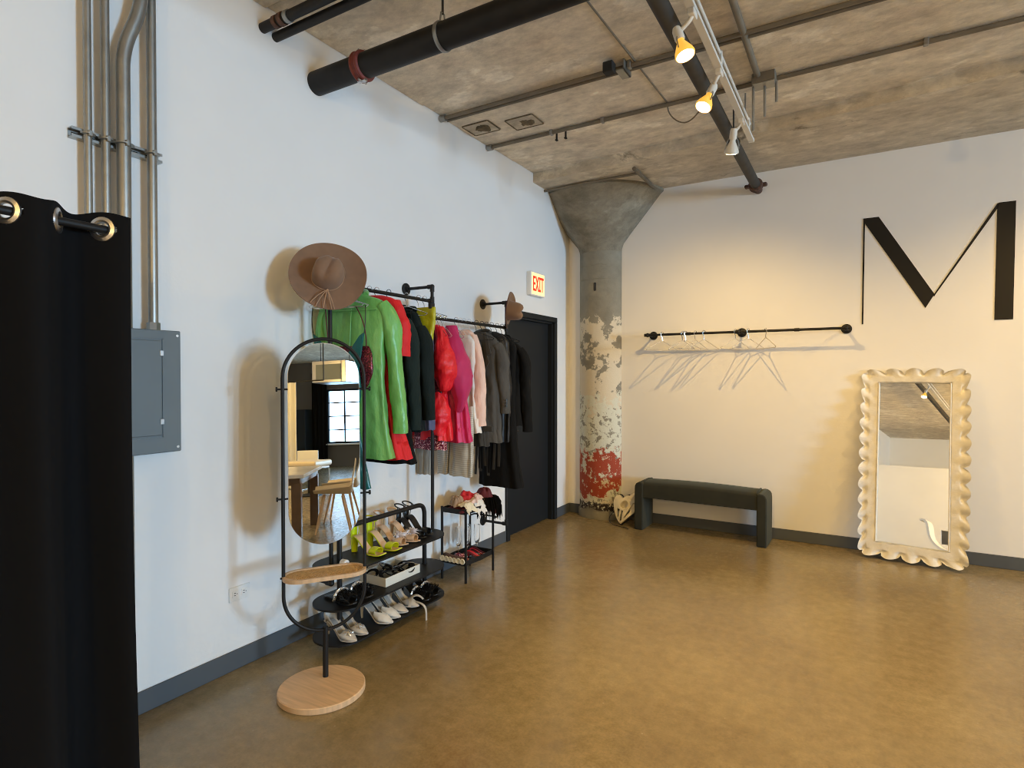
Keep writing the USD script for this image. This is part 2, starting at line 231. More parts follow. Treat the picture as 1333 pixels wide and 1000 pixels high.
def frames(P, closed=False, up=None):
    P = np.asarray(P, float); n = len(P)
    T = np.array([unit((P[(i + 1) % n] if closed or i < n - 1 else P[i]) - (P[i - 1] if closed or i > 0 else P[i])) for i in range(n)])
    u = np.asarray(up, float) if up is not None else (A(0, 0, 1) if abs(T[0][2]) < 0.9 else A(1, 0, 0))
    U = []; u = unit(u - T[0] * (u @ T[0]))
    for t in T:
        u = unit(u - t * (u @ t)); U.append(u)
    U = np.array(U); return T, U, np.cross(T, U)
def tube(P, r, n=10, closed=False, r2=None, caps=True, up=None, wob=None):
    """swept tube; r, r2 may vary along the path; wob(i, theta) scales the radius"""
    P = np.asarray(P, float); k = len(P); T, U, W = frames(P, closed, up)
    r = np.broadcast_to(r, k).astype(float); r2 = r if r2 is None else np.broadcast_to(r2, k).astype(float)
    th = np.arange(n) / n * 2 * PI; V = []
    for i in range(k):
        s = 1.0 if wob is None else wob(i / (k - 1), th)
        V.append(P[i] + (np.cos(th) * s)[:, None] * U[i] * r[i] + (np.sin(th) * s)[:, None] * W[i] * r2[i])
    V = np.vstack(V); F = []
    for i in range(k if closed else k - 1):
        a, b = i * n, ((i + 1) % k) * n
        for j in range(n):
            j2 = (j + 1) % n; F += [(a + j, a + j2, b + j2), (a + j, b + j2, b + j)]
    if not closed and caps:
        V = np.vstack([V, P[0], P[-1]]); c0, c1 = len(V) - 2, len(V) - 1
        for j in range(n):
            j2 = (j + 1) % n; F += [(c0, j2, j), (c1, (k - 1) * n + j, (k - 1) * n + j2)]
    return tm(V, F)
def cyl(p0, p1, r, n=16, r1=None): return tube([p0, p1], [r, r if r1 is None else r1], n)
def bend(P, r=0.03, n=5, closed=False):
    """polyline with its corners rounded"""
    P = [np.asarray(p, float) for p in P]; out = [] if closed else [P[0]]; k = len(P)
    for i in (range(k) if closed else range(1, k - 1)):
        a, b, c = P[i - 1], P[i], P[(i + 1) % k]; q = min(r, np.linalg.norm(a - b) * .49, np.linalg.norm(c - b) * .49)
        s, e = b + unit(a - b) * q, b + unit(c - b) * q
        out += [(1 - t) ** 2 * s + 2 * t * (1 - t) * b + t * t * e for t in np.linspace(0, 1, n)]
    return out if closed else out + [P[-1]]
def spline(P, n=24):
    from scipy.interpolate import CubicSpline
    P = np.asarray(P, float); t = np.r_[0, np.cumsum(np.linalg.norm(np.diff(P, axis=0), axis=1))]
    return CubicSpline(t, P)(np.linspace(0, t[-1], n))
def lathe(prof, n=32, o=(0, 0, 0), axis=(0, 0, 1)):
    """prof: (radius, height) pairs, spun round the axis"""
    m = trimesh.creation.revolve(np.array(prof, float), sections=n)
    T = trimesh.geometry.align_vectors((0, 0, 1), unit(axis)); T[:3, 3] = o; m.apply_transform(T); return m
def grid_solid(G, t, closed_u=False):
    """a sheet of points (n, m, 3) given the thickness t"""
    G = np.asarray(G, float); n, m = G.shape[:2]
    du = (np.roll(G, -1, 0) - np.roll(G, 1, 0)) if closed_u else np.gradient(G, axis=0)
    N = np.cross(du, np.gradient(G, axis=1)); N /= np.maximum(np.linalg.norm(N, axis=2, keepdims=True), 1e-9)
    V = np.vstack([(G + N * t / 2).reshape(-1, 3), (G - N * t / 2).reshape(-1, 3)]); o = n * m; F = []
    ix = lambda i, j: (i % n) * m + j
    for i in range(n if closed_u else n - 1):
        for j in range(m - 1):
            a, b, c, d = ix(i, j), ix(i + 1, j), ix(i + 1, j + 1), ix(i, j + 1)
            F += [(a, b, c), (a, c, d), (o + a, o + c, o + b), (o + a, o + d, o + c)]
    def wall(a, b): F.extend([(a, o + a, o + b), (a, o + b, b)])
    for i in range(n if closed_u else n - 1): wall(ix(i + 1, 0), ix(i, 0)); wall(ix(i, m - 1), ix(i + 1, m - 1))
    if not closed_u:
        for j in range(m - 1): wall(ix(0, j), ix(0, j + 1)); wall(ix(n - 1, j + 1), ix(n - 1, j))
    return tm(V, F)
def prism(poly, h, o=(0, 0, 0), ex=(1, 0, 0), ey=(0, 0, 1)):
    """a shapely polygon (or point list) in the plane o + ex, ey, extruded by h along ex x ey"""
    if not hasattr(poly, 'exterior'): poly = Polygon(poly)
    m = trimesh.creation.extrude_polygon(poly, h, engine='earcut'); ex, ey = unit(ex), unit(ey)
    T = np.eye(4); T[:3, 0], T[:3, 1], T[:3, 2], T[:3, 3] = ex, ey, np.cross(ex, ey), o; m.apply_transform(T); return m
def place(m, o=(0, 0, 0), rz=0.0, tilt=None):
    m = m.copy()
    if tilt is not None: m.apply_transform(trimesh.transformations.rotation_matrix(tilt[0], tilt[1]))
    m.apply_transform(trimesh.transformations.rotation_matrix(rz, (0, 0, 1))); m.apply_translation(o); return m
def noise(p, s=1.0, seed=0): return meshkit.noise(np.asarray(p) * s, seed) - 0.5
def fbm(p, s=1.0, seed=0, o=3): return meshkit.fbm(np.asarray(p) * s, o, seed) - 0.5
def crumple(m, amp, s, seed=0):
    v = np.array(m.vertices); d = np.stack([fbm(v, s, seed + k * 31) for k in range(3)], 1); m = m.copy(); m.vertices = v + d * 2 * amp; return m

# ---------------------------------------------------------------- naming
USED = {}
def numbered(parent, name):
    k = (parent, name); USED[k] = USED.get(k, -1) + 1
    return '%s/%s' % (parent, name + ('' if not USED[k] else '_%03d' % USED[k]))
ORG = {'/World': A(0, 0, 0)}
def tag(p, label=None, cat_=None, group=None, kind=None):
    for k, v in (('label', label), ('category', cat_), ('group', group), ('kind', kind)):
        if v: p.SetCustomDataByKey(k, v)
    return p
def thing(name, label, cat_, loc=(0, 0, 0), group=None, kind=None):
    path = numbered('/World', name); x = UsdGeom.Xform.Define(stage, path); x.AddTranslateOp().Set(Gf.Vec3d(*map(float, loc)))
    ORG[path] = np.array(loc, float); return tag(x.GetPrim(), label, cat_, group, kind)
def part(parent, name, mesh, m, smooth=35, label=None, kind=None):
    """mesh given in world coordinates, as a child of the thing (or part) parent"""
    pp = str(parent.GetPath()) if hasattr(parent, 'GetPath') else parent
    path = numbered(pp, name); mesh = mesh.copy(); mesh.apply_translation(-ORG[pp]); ORG[path] = ORG[pp]
    p = usdkit.mesh(stage, path, mesh, M[m] if isinstance(m, str) else m, smooth=smooth).GetPrim()
    return tag(p, label, None, None, kind)
def single(name, label, cat_, mesh, m, group=None, smooth=35, kind=None):
    return tag(part('/World', name, mesh, m, smooth), label, cat_, group, kind)
def struct(name, mesh, m, smooth=None, label=None):
    return tag(part('/World', name, mesh, m, smooth), label, None, None, 'structure')
def dup(src, loc, rz, label, group=None, name=None):
    c = src.GetCustomData(); path = numbered('/World', name or src.GetName().rstrip('0123456789').rstrip('_'))
    x = UsdGeom.Xform.Define(stage, path); x.AddTranslateOp().Set(Gf.Vec3d(*map(float, loc))); x.AddRotateZOp().Set(math.degrees(rz))
    p = x.GetPrim(); p.GetReferences().AddInternalReference(src.GetPath()); p.SetInstanceable(True)
    return tag(p, label, c['category'], group or c.get('group'))

# ================================================================ THE SETTING
struct('floor', bx(XL - .3, XR + .4, YR - .3, YB + .3, -0.12, 0), 'floor', label='polished brown concrete floor with pale specks')
WT = 0.25
def wall_with(name, ax, at, lo, hi, zt, holes, m, out):
    """wall in the plane axis ax = at, from lo to hi, up to zt, with rectangular holes (a0, a1, z0, z1)"""
    p = sbox(lo, 0, hi, zt)
    for h in holes: p = p.difference(sbox(h[0], h[2], h[1], h[3]))
    polys = getattr(p, 'geoms', [p])
    if ax == 0: ms = [prism(q, WT, (at if out > 0 else at - WT, 0, 0), (0, 1, 0), (0, 0, 1)) for q in polys]
    else: ms = [prism(q, WT, (0, at + (WT if out > 0 else 0), 0), (1, 0, 0), (0, 0, 1)) for q in polys]
    return struct(name, cat(*ms), m)
DY0, DY1, DZ = 4.472, 5.485, 2.108              # outer edges of the door frame
wall_with('wall_left', 0, XL, YR, YB + WT, ZC + .1, [(DY0 + .02, DY1 - .02, -0.01, DZ - .02)], 'wall', -1)
struct('wall_back', bx(XL, XR, YB, YB + WT, 0, ZC + .1), 'wall')
wall_with('wall_right', 0, XR, YR, YB, ZC + .1, [(y - w / 2, y + w / 2, a, b) for y, w, a, b, _ in WIN], 'brick', 1)
struct('wall_rear', bx(XL, XR, YR - WT, YR, 0, ZC + .1), 'wall')
ceil_ = struct('ceiling', bx(XL - .25, XR + .3, YR - .25, YB + .25, ZC, ZC + .2), 'ceiling', label='old board-marked concrete ceiling with patchy plaster')
# shallow strips left by the form boards, each its own piece
ys = [-1.3, -0.62, 0.1, 0.72, 1.42, 2.02, 2.72, 3.32, 3.62, 4.22, 4.62]
for i in range(len(ys) - 1):
    d = 0.016 if i % 2 == 0 else 0.006
    part(ceil_, 'board_strip', bx(XL, 6.0, ys[i] + .004, ys[i + 1] - .004, ZC - d, ZC + .01, .004), 'ceiling', None)
beam = prism(Polygon([(XL, 4.99), (XL, YB), (XR, YB), (XR, 3.9), (1.2, 4.67), (-0.6, 4.87)]), ZC - ZB + .02, (0, 0, ZB), (1, 0, 0), (0, 1, 0))
struct('trim_1', beam, 'beam', label='lower concrete band along the ceiling at the back wall')
# baseboards
bb = lambda y0, y1: bx(XL, XL + .008, y0, y1, 0, .102, .003)
struct('baseboard_left', cat(bb(YR, DY0), bb(DY1, YB)), 'base', label='dark grey baseboard along the left wall')
struct('baseboard_back', bx(XL + .008, XR, YB - .008, YB, 0, .102, .003), 'base', label='dark grey baseboard along the back wall')
struct('baseboard_rear', bx(XL + .008, XR, YR, YR + .008, 0, .102, .003), 'base')
# door in the left wall
d = thing('door_1', 'black steel exit door with black frame in the left wall', None, (XL, DY0, 0), kind='structure')
f_ = .052
part(d, 'door_frame', cat(bx(XL - .12, XL + .022, DY0, DY0 + f_, 0, DZ - f_, .004), bx(XL - .12, XL + .022, DY1 - f_, DY1, 0, DZ - f_, .004), bx(XL - .12, XL + .022, DY0, DY1, DZ - f_, DZ, .004)), 'door', None)
part(d, 'door_stop', cat(bx(XL - .06, XL - .008, DY0 + f_, DY0 + f_ + .018, 0, DZ - f_), bx(XL - .06, XL - .008, DY1 - f_ - .018, DY1 - f_, 0, DZ - f_), bx(XL - .06, XL - .008, DY0 + f_, DY1 - f_, DZ - f_ - .018, DZ - f_)), 'door', None)
part(d, 'door_panel', bx(XL - .10, XL - .055, DY0 + f_ + .003, DY1 - f_ - .003, .008, DZ - f_ - .003, .003), 'door', None)
hd = part(d, 'door_handle', cyl((XL - .055, DY0 + .13, .98), (XL - .005, DY0 + .13, .98), .011), 'black')
part(hd, 'lever', tube(bend([(XL - .008, DY0 + .13, .98), (XL - .004, DY0 + .16, .98), (XL - .004, DY0 + .24, .98)], .02), .009), 'black')
for z in (.3, 1.05, 1.8): part(d, 'hinge', cyl((XL - .048, DY1 - f_ - .004, z - .05), (XL - .048, DY1 - f_ - .004, z + .05), .007, 10), 'black')
# windows, far side of the room (seen in the standing mirror)
for i, (yc, w, z0, z1, _) in enumerate(WIN):
    t = thing('window_%d' % (i + 1), None, None, (XR, yc, z0), kind='structure')
    a, b = yc - w / 2, yc + w / 2; x = XR + .08
    part(t, 'window_frame', cat(bx(x, x + .06, a, b, z0, z0 + .06), bx(x, x + .06, a, b, z1 - .06, z1), bx(x, x + .06, a, a + .06, z0 + .06, z1 - .06), bx(x, x + .06, b - .06, b, z0 + .06, z1 - .06)), 'door', None)
    for k in (1, 2): part(t, 'mullion', bx(x + .01, x + .05, a + w * k / 3 - .02, a + w * k / 3 + .02, z0 + .06, z1 - .06), 'door', None)
    for k in (1, 2, 3): part(t, 'glazing_bar', bx(x + .015, x + .045, a + .06, b - .06, z0 + (z1 - z0) * k / 4 - .015, z0 + (z1 - z0) * k / 4 + .015), 'door', None)
    part(t, 'window_sill', bx(XR - .12, XR + .08, a - .05, b + .05, z0 - .05, z0, .01), 'wall', None)

# column with mushroom capital, half let into the back wall
CX, CY, CR = -2.355, 5.90, .25
clip = m3.Manifold.cube((4, YB + .02 - 4.0, 4)).translate((XL - .001, 4.0, 0))
def clipped(prof, n=72): return fm(man(lathe(prof, n, (CX, CY, 0))) ^ clip)
col = thing('column', 'round concrete column with peeling cream and red paint under a flared capital', 'column', (CX, CY, 0), kind='structure')
part(col, 'shaft', clipped([(0, 0), (CR + .012, 0), (CR + .012, .07), (CR, .085), (CR, 2.80), (0, 2.80)]), 'column', 40)
part(col, 'capital', clipped([(0, 2.80), (CR, 2.80), (CR + .003, 2.83), (CR + .02, 2.88), (CR + .09, 2.97), (CR + .40, 3.335), (CR + .43, 3.36), (CR + .43, ZB + .01), (0, ZB + .01)]), 'capital', 30)
def on_col(z, ang, r=None): return A(CX + (r or CR) * math.sin(ang), CY - (r or CR) * math.cos(ang), z)
part(col, 'slot', rbox(*(lambda p: (p[0] - .016, p[0] + .016, p[1] - .006, p[1] + .03))(on_col(2.43, .02)), 2.385, 2.475, .01, 8), 'dark')
for (z, a0, a1) in ((2.66, -.9, .5), (2.515, -.8, .7)):                       # mortar seams
    part(col, 'seam', tube([on_col(z + .004 * math.sin(9 * a), a, CR + .001) for a in np.linspace(a0, a1, 14)], .0035, 6), 'column')

# painted M on the back wall
l = thing('wall_letter', 'large black thin-and-thick serifless letter M painted on the back wall', 'letter', (.035, YB, 1.94))
def mpoly(p): return prism(p, .004, (0, YB, 0), (1, 0, 0), (0, 0, 1))
part(l, 'thin_stem', mpoly([(.035, 1.943), (.046, 1.943), (.053, 2.80), (.041, 2.845)]), 'vinyl', None)
part(l, 'thick_diagonal', mpoly([(.041, 2.845), (.152, 2.845), (.540, 2.165), (.481, 2.056), (.053, 2.80)]), 'vinyl', None)
part(l, 'thin_diagonal', mpoly([(.538, 2.145), (.547, 2.163), (.935, 2.806), (.942, 2.845), (.930, 2.838), (.532, 2.157)]), 'vinyl', None)
part(l, 'thick_stem', mpoly([(.921, 1.936), (1.033, 1.936), (1.043, 2.845), (.942, 2.845), (.931, 2.82)]), 'vinyl', None)

# exit sign over the door
e = thing('exit_sign', 'lit exit sign with red letters above the black door', 'exit sign', (XL, 4.84, 2.275))
part(e, 'housing', bx(XL, XL + .05, 4.86, 5.14, 2.275, 2.505, .006), 'white', None)
part(e, 'face', bx(XL + .05, XL + .054, 4.872, 5.128, 2.287, 2.493), 'exitface', None)
tx = meshkit.text_mesh('EXIT', .135, .003, True); w = tx.bounds[1][0] - tx.bounds[0][0]
tx.apply_translation((-tx.bounds[0][0], 0, 0)); tx.apply_scale((.215 / w, 1, 1))
T = np.eye(4); T[:3, 0], T[:3, 1], T[:3, 2], T[:3, 3] = (0, 1, 0), (0, 0, 1), (1, 0, 0), (XL + .0535, 4.8925, 2.3225)
tx.apply_transform(T); part(e, 'lettering', tx, 'exitred', None)

# ---------------------------------------------------------------- conduits, strut and panel on the left wall
def clamp(parent, c, r, m='galv'):
    part(parent, 'clamp', cat(tube([c + A(math.cos(a) * (r + .003), math.sin(a) * (r + .003), 0) for a in np.linspace(-1.9, 1.9, 14)], .0025, 6, r2=.012, up=(0, 0, 1)) if 0 else tube([c + A(math.cos(a) * (r + .003), math.sin(a) * (r + .003), 0) for a in np.linspace(-1.7, 1.7, 12)], .004, 6, r2=.011), bx(c[0] + r - .004, c[0] + r + .012, c[1] - .007, c[1] + .007, c[2] - .012, c[2] + .012, .002)), m)
CONDX = XL + .052
conds = [(1.152, .0145, 0.0, 'narrow galvanized conduit, leftmost on the left wall', 0), (1.216, .0165, 0.0, 'galvanized conduit, second from left on the left wall', 0),
         (1.279, .0265, 0.0, 'thickest galvanized conduit, bending to the right near the ceiling', 1), (1.397, .0195, 1.70, 'galvanized conduit running down into the grey electrical panel', 0)]
for (y, r, zb, lab, bnt) in conds:
    x = CONDX + r - .015
    t = thing('conduit', lab, 'conduit', (x, y, zb))
    P = [(x, y, zb), (x, y, 2.88), (x + .02, y + .06, 3.05), (x + .02, y + .075, 3.25), (x + .02, y + .075, ZC)] if bnt else [(x, y, zb), (x, y, ZC)]
    part(t, 'pipe', tube(bend(P, .12, 7), r, 20), 'galv')
    clamp(t, A(x, y, 2.474), r)
    part(t, 'coupling', cyl((x + (.02 if bnt else 0), y + (.075 if bnt else 0), 3.2), (x + (.02 if bnt else 0), y + (.075 if bnt else 0), 3.26), r + .004, 20), 'galv')
    part(t, 'connector', cyl((x, y, zb), (x, y, zb + .035), r + .007, 6), 'galv')
s = thing('strut_channel', 'slotted steel strut channel holding the conduits to the left wall', 'bracket', (XL, 1.10, 2.45))
part(s, 'channel', prism(Polygon([(0, 0), (.037, 0), (.037, .011), (.033, .011), (.033, .004), (.004, .004), (.004, .037), (.033, .037), (.033, .030), (.037, .030), (.037, .041), (0, .041)]), .35, (XL, 1.452, 2.454), (1, 0, 0), (0, 0, 1)), 'zinc', None)
for k in range(6): part(s, 'slot', bx(XL + .0035, XL + .0048, 1.112 + k * .056, 1.14 + k * .056, 2.468, 2.481), 'dark', None)
p = thing('electrical_panel', 'grey electrical panel with latched door on the left wall', 'electrical panel', (XL, 1.15, 1.16))
part(p, 'cover', bx(XL, XL + .10, 1.10, 1.492, 1.162, 1.702, .004), 'panel', None)
dd = part(p, 'panel_door', bx(XL + .10, XL + .107, 1.16, 1.405, 1.24, 1.655, .003), 'panel', None)
part(dd, 'door_bead', cat(*[bx(XL + .10, XL + .1035, a, b, c, e_) for a, b, c, e_ in ((1.15, 1.156, 1.23, 1.665), (1.409, 1.415, 1.23, 1.665), (1.15, 1.415, 1.225, 1.231), (1.15, 1.415, 1.662, 1.668))]), 'panel', None)
for z in (1.30, 1.60): part(dd, 'hinge', bx(XL + .105, XL + .110, 1.396, 1.412, z - .012, z + .012, .001), 'silver', None)
for (y, z) in ((1.475, 1.68), (1.475, 1.183), (1.115, 1.68), (1.115, 1.183)): part(p, 'screw', cyl((XL + .10, y, z), (XL + .103, y, z), .006, 10), 'chrome')
# outlet
o = thing('wall_outlet', 'white duplex wall outlet low on the left wall', 'outlet', (XL, 1.838, .387))
part(o, 'cover_plate', bx(XL, XL + .006, 1.780, 1.896, .352, .424, .002), 'white', None)
for y in (1.813, 1.863):
    r_ = part(o, 'receptacle', rbox(XL + .003, XL + .009, y - .017, y + .017, .371, .405, .0029, 8), 'white')
    part(r_, 'slots', cat(bx(XL + .0085, XL + .0095, y - .009, y + .001, .392, .395), bx(XL + .0085, XL + .0095, y - .009, y + .001, .381, .384), bx(XL + .0085, XL + .0095, y + .006, y + .010, .386, .390)), 'dark', None)
part(o, 'plate_screw', cyl((XL + .006, 1.838, .388), (XL + .008, 1.838, .388), .003, 8), 'white')

# ================================================================ PIPES AND LAMPS UNDER THE CEILING
t = thing('drain_pipe', 'thick black horizontal pipe with red coupling coming out of the left wall', 'pipe', (XL, 2.355, 3.2))
PY, PZ, PR = 2.352, 3.205, .066
part(t, 'pipe', cyl((XL - .02, PY, PZ), (6.5, PY, PZ), PR, 36), 'bigpipe')
cp = part(t, 'coupling', lathe([(PR, 0), (PR + .012, .004), (PR + .016, .012), (PR + .010, .02), (PR + .010, .04), (PR + .016, .048), (PR + .012, .056), (PR, .06)], 36, (-2.385, PY, PZ), (1, 0, 0)), 'red')
for s_ in (-1, 1): part(cp, 'bolt', cat(bx(-2.385, -2.325, PY - .012 , PY + .012, PZ + s_ * (PR + .010) - .008, PZ + s_ * (PR + .010) + .008, .003), cyl((-2.355, PY - .03, PZ + s_ * (PR + .014)), (-2.355, PY + .03, PZ + s_ * (PR + .014)), .006, 8)), 'silver')
ck = part(t, 'hanger_ring', cat(tube([A(-1.80, PY + math.cos(a) * (PR + .003), PZ + math.sin(a) * (PR + .003)) for a in np.linspace(PI * .5 + .35, PI * 2.5 - .35, 40)], .003, 8, r2=.012, up=(1, 0, 0)) if 0 else tube([A(-1.80, PY + math.cos(a) * (PR + .004), PZ + math.sin(a) * (PR + .004)) for a in np.linspace(PI * .5 + .3, PI * 2.5 - .3, 40)], .004, 6, r2=.012),
    tube([(-1.80, PY + .022, PZ + PR), (-1.80, PY + .012, PZ + PR + .05), (-1.80, PY - .012, PZ + PR + .05), (-1.80, PY - .022, PZ + PR)], .005, 6)), 'galv')
part(ck, 'rod', cyl((-1.80, PY, PZ + PR + .045), (-1.80, PY, ZC), .006, 8), 'brownpipe')

t = thing('sprinkler_pipe', 'long dark brown pipe running under the ceiling to the back wall', 'pipe', (-.79, 3.0, 3.2))
SX, SZ = -.795, 3.205
part(t, 'pipe', cyl((SX, -5.0, SZ), (SX, YB - .055, SZ + .02), .041, 28), 'brownpipe')
part(t, 'end_coupling', lathe([(.04, 0), (.058, .004), (.062, .02), (.055, .028), (.055, .05), (.062, .058), (.058, .075), (.04, .08)], 28, (SX, YB - .20, SZ + .018), (0, 1, 0)), 'rust')
part(t, 'coupling_ears', cat(bx(SX - .095, SX - .05, YB - .185, YB - .135, SZ + .0, SZ + .03, .008), bx(SX + .05, SX + .095, YB - .185, YB - .135, SZ + .0, SZ + .03, .008)), 'rust')
part(t, 'wall_stub', cyl((SX, YB - .14, SZ + .018), (SX, YB + .01, SZ + .018), .036, 20), 'rust')
for y in (4.55, 1.2):
    hg = part(t, 'hanger_ring', tube([A(SX + math.cos(a) * .046, y, SZ + .016 + math.sin(a) * .046) for a in np.linspace(0, 2 * PI, 30)[:-1]], .004, 6, True, r2=.009), 'galv')
    part(hg, 'rod', cyl((SX, y, SZ + .06), (SX, y, ZC), .006, 8), 'brownpipe')

for (y, z, r, lab) in ((1.997, 3.345, .026, 'upper short black pipe from the left wall above the thick pipe'), (2.075, 3.335, .024, 'lower slim black pipe in front of the thick pipe at the top edge')):
    t = thing('black_pipe', lab, 'pipe', (XL, y, z))
    part(t, 'pipe', cyl((XL - .02, y, z), (3.0, y, z), r, 20), 'bigpipe')
    if r > .025:
        for k in range(3): part(t, 'wrap', cyl((XL + .10 + k * .045, y, z), (XL + .125 + k * .045, y, z), r + .005 + .002 * (k % 2), 20), 'rust' if k < 2 else 'galv')
single('yellow_cable', 'thin yellowish cable strung between two black pipes at the top', 'cable', tube(spline([(XL + .01, 2.03, 3.36), (-2.3, 2.04, 3.365), (-1.5, 2.035, 3.36), (0, 2.04, 3.365)], 20), .008, 8), 'cord')
# conduits lying against the slab
def ceil_conduit(lab, P, r, clips=(), m='ceilpipe', wall_end=False):
    t = thing('ceiling_conduit', lab, 'conduit', P[0]); part(t, 'pipe', tube(bend(P, .06, 5), r, 14), m)
    P0, P1 = A(*P[0]), A(*P[-1])
    for q in clips:
        c = P0 + (P1 - P0) * q; part(t, 'strap', cat(bx(c[0] - .03, c[0] + .03, c[1] - .03, c[1] + .03, ZC - .004, ZC - .001), bx(c[0] - .012, c[0] + .012, c[1] - r - .004, c[1] + r + .004, c[2] - r - .004, ZC, .003)), 'galv')
    if wall_end: part(t, 'end_bushing', cyl(P0, P0 + A(.05, 0, 0), r + .01, 14), 'galv')
    return t
zc = ZC - .035
ceil_conduit('front one of a close pair of conduits crossing the ceiling', [(XL + .005, 3.52, zc), (6, 3.52, zc)], .014, (.17, .4), wall_end=True)
ceil_conduit('rear one of the close pair of conduits crossing the ceiling', [(XL + .03, 3.575, zc + .004), (6, 3.575, zc + .004)], .011)
ceil_conduit('single thin conduit crossing the ceiling over the end of the track lights', [(XL + .005, 4.17, zc), (6, 4.12, zc)], .015, (.07, .12, .35), wall_end=True)
ceil_conduit('conduit along the edge of the concrete band near the column', [(XL + .005, 5.22, ZB - .022), (-1.74, 5.20, ZB - .022)], .013, m='ceilpipe')
ceil_conduit('conduit running to the back wall beside the column capital', [(-1.73, 5.06, ZB - .024), (-1.735, YB, ZB - .024)], .017)
ceil_conduit('conduit running from the top edge to the junction box', [(-.565, 1.2, ZC - .03), (-.565, 4.06, ZC - .03)], .019)
ceil_conduit('thin line across the slab ending in a loose wire', [(-1.25, 2.0, ZC - .014), (-1.18, 4.17, ZC - .014)], .007)
single('loose_wire', 'loose grey wire drooping across the ceiling behind the dark pipe', 'wire', tube(spline([(-1.175, 4.17, ZC - .03), (-1.16, 4.24, ZC - .10), (-1.10, 4.28, ZC - .135), (-.95, 4.2, ZC - .10), (-.80, 4.1, ZC - .04)], 26), .005, 6), 'ceilpipe')
t = thing('junction_box', 'junction box where conduits meet, beyond the track lights', 'junction box', (-.53, 4.10, ZC - .08))
part(t, 'box', bx(-.60, -.46, 4.06, 4.18, ZC - .075, ZC, .004), 'ceilpipe', None); part(t, 'box_cover', bx(-.595, -.465, 4.065, 4.175, ZC - .081, ZC - .075, .002), 'galv', None)
for i in range(3): part(t, 'drop_conduit', tube(bend([(-.60 + .07 * i, 4.13, ZC - .06), (-.60 + .07 * i, 4.14, 3.12 + .08 * i)], .02), .008, 8), 'galv')
t = thing('junction_box', 'small dark open box on the paired ceiling conduits', 'junction box', (-1.34, 3.42, ZC - .1))
part(t, 'box', bx(-1.375, -1.31, 3.42, 3.485, ZC - .085, ZC - .02, .004), 'dark', None); part(t, 'bracket', cat(bx(-1.31, -1.25, 3.47, 3.60, ZC - .07, ZC - .06, .003), bx(-1.262, -1.25, 3.47, 3.60, ZC - .07, ZC, .003)), 'galv', None)
for (x, lab) in ((-2.09, 'left one of two small black straps hanging from the ceiling'), (-2.01, 'right one of two small black straps hanging from the ceiling')):
    single('strap', lab, 'strap', cat(bx(x - .008, x + .008, 4.225, 4.231, ZC - .075, ZC, .002), bx(x - .010, x + .010, 4.215, 4.240, ZC - .082, ZC - .07, .003)), 'dark', 'black straps under the ceiling')
for (x, y, lab) in ((-2.56, 3.84, 'rusty square patch in the ceiling nearest the left wall'), (-2.215, 3.92, 'rusty square patch in the ceiling, the one further from the left wall')):
    t = thing('ceiling_patch', lab, 'ceiling patch', (x, y, ZC)); a = .115
    part(t, 'patch', bx(x - a, x + a, y - a * .8, y + a * .8, ZC - .020, ZC - .002), 'beam', None)
    part(t, 'patch_edge', cat(*[bx(*q, ZC - .0235, ZC - .002) for q in ((x - a - .008, x - a, y - a * .8, y + a * .8), (x + a, x + a + .008, y - a * .8, y + a * .8), (x - a, x + a, y - a * .8 - .008, y - a * .8), (x - a, x + a, y + a * .8, y + a * .8 + .008))]), 'patch', None)
    g = crumple(lathe([(0, -.012), (.02, -.010), (.05, -.004), (.062, .004), (0, .004)], 40, (x + .02, y + .01, ZC - .02)).subdivide(), .028, 26, 3 + int(x * 10)); part(t, 'rust_hole', g, 'patch')
# track lighting
TX, TZ = -.675, 3.235
t = thing('light_track', 'white lighting track hanging under the concrete ceiling', 'light track', (TX, 3.0, TZ))
part(t, 'track', prism(Polygon([(-.018, 0), (.018, 0), (.018, .02), (.010, .02), (.010, .008), (-.010, .008), (-.010, .02), (-.018, .02)]), 9.6, (TX, 4.56, TZ - .02), (1, 0, 0), (0, 0, 1)), 'trackwhite', None)
part(t, 'feed_tube', cyl((TX + .002, 4.48, TZ + .075), (TX + .002, -5.0, TZ + .075), .010, 12), 'trackwhite')
part(t, 'end_cap', bx(TX - .02, TX + .02, 4.555, 4.585, TZ - .024, TZ + .004, .004), 'trackwhite', None)
for y in (4.40, 3.42, 2.0, .2): part(t, 'cross_bar', bx(TX - .014, TX + .016, y - .012, y + .012, TZ - .004, TZ + .088, .004), 'trackwhite', None)
for y in (4.30, 1.6, -.6): part(t, 'drop_rod', cyl((TX, y, TZ + .08), (TX, y, ZC - .02), .005, 8), 'galv')
if 1:
    t2 = thing('light_track', 'second white lighting track, right of the picture', 'light track', (1.8, 3.0, TZ))
    part(t2, 'track', bx(1.662, 1.698, -5, 4.74, TZ - .02, TZ), 'trackwhite', None)
    for y in (3.3, 1.2, -1.2): part(t2, 'drop_rod', cyl((1.68, y, TZ), (1.68, y, ZC - .02), .005, 8), 'galv')
    t3 = thing('light_track', 'third white lighting track, far right of the picture', 'light track', (4.6, 3.0, TZ))
    part(t3, 'track', bx(4.582, 4.618, -5, 3.74, TZ - .02, TZ), 'trackwhite', None)
    for y in (3.4, 1.2, -1.2): part(t3, 'drop_rod', cyl((4.6, y, TZ), (4.6, y, ZC - .02), .005, 8), 'galv')
LLAB = ['lit spotlight nearest the camera on the white track', 'second lit spotlight along the white track', 'spotlight at the far end of the white track, seen from behind']
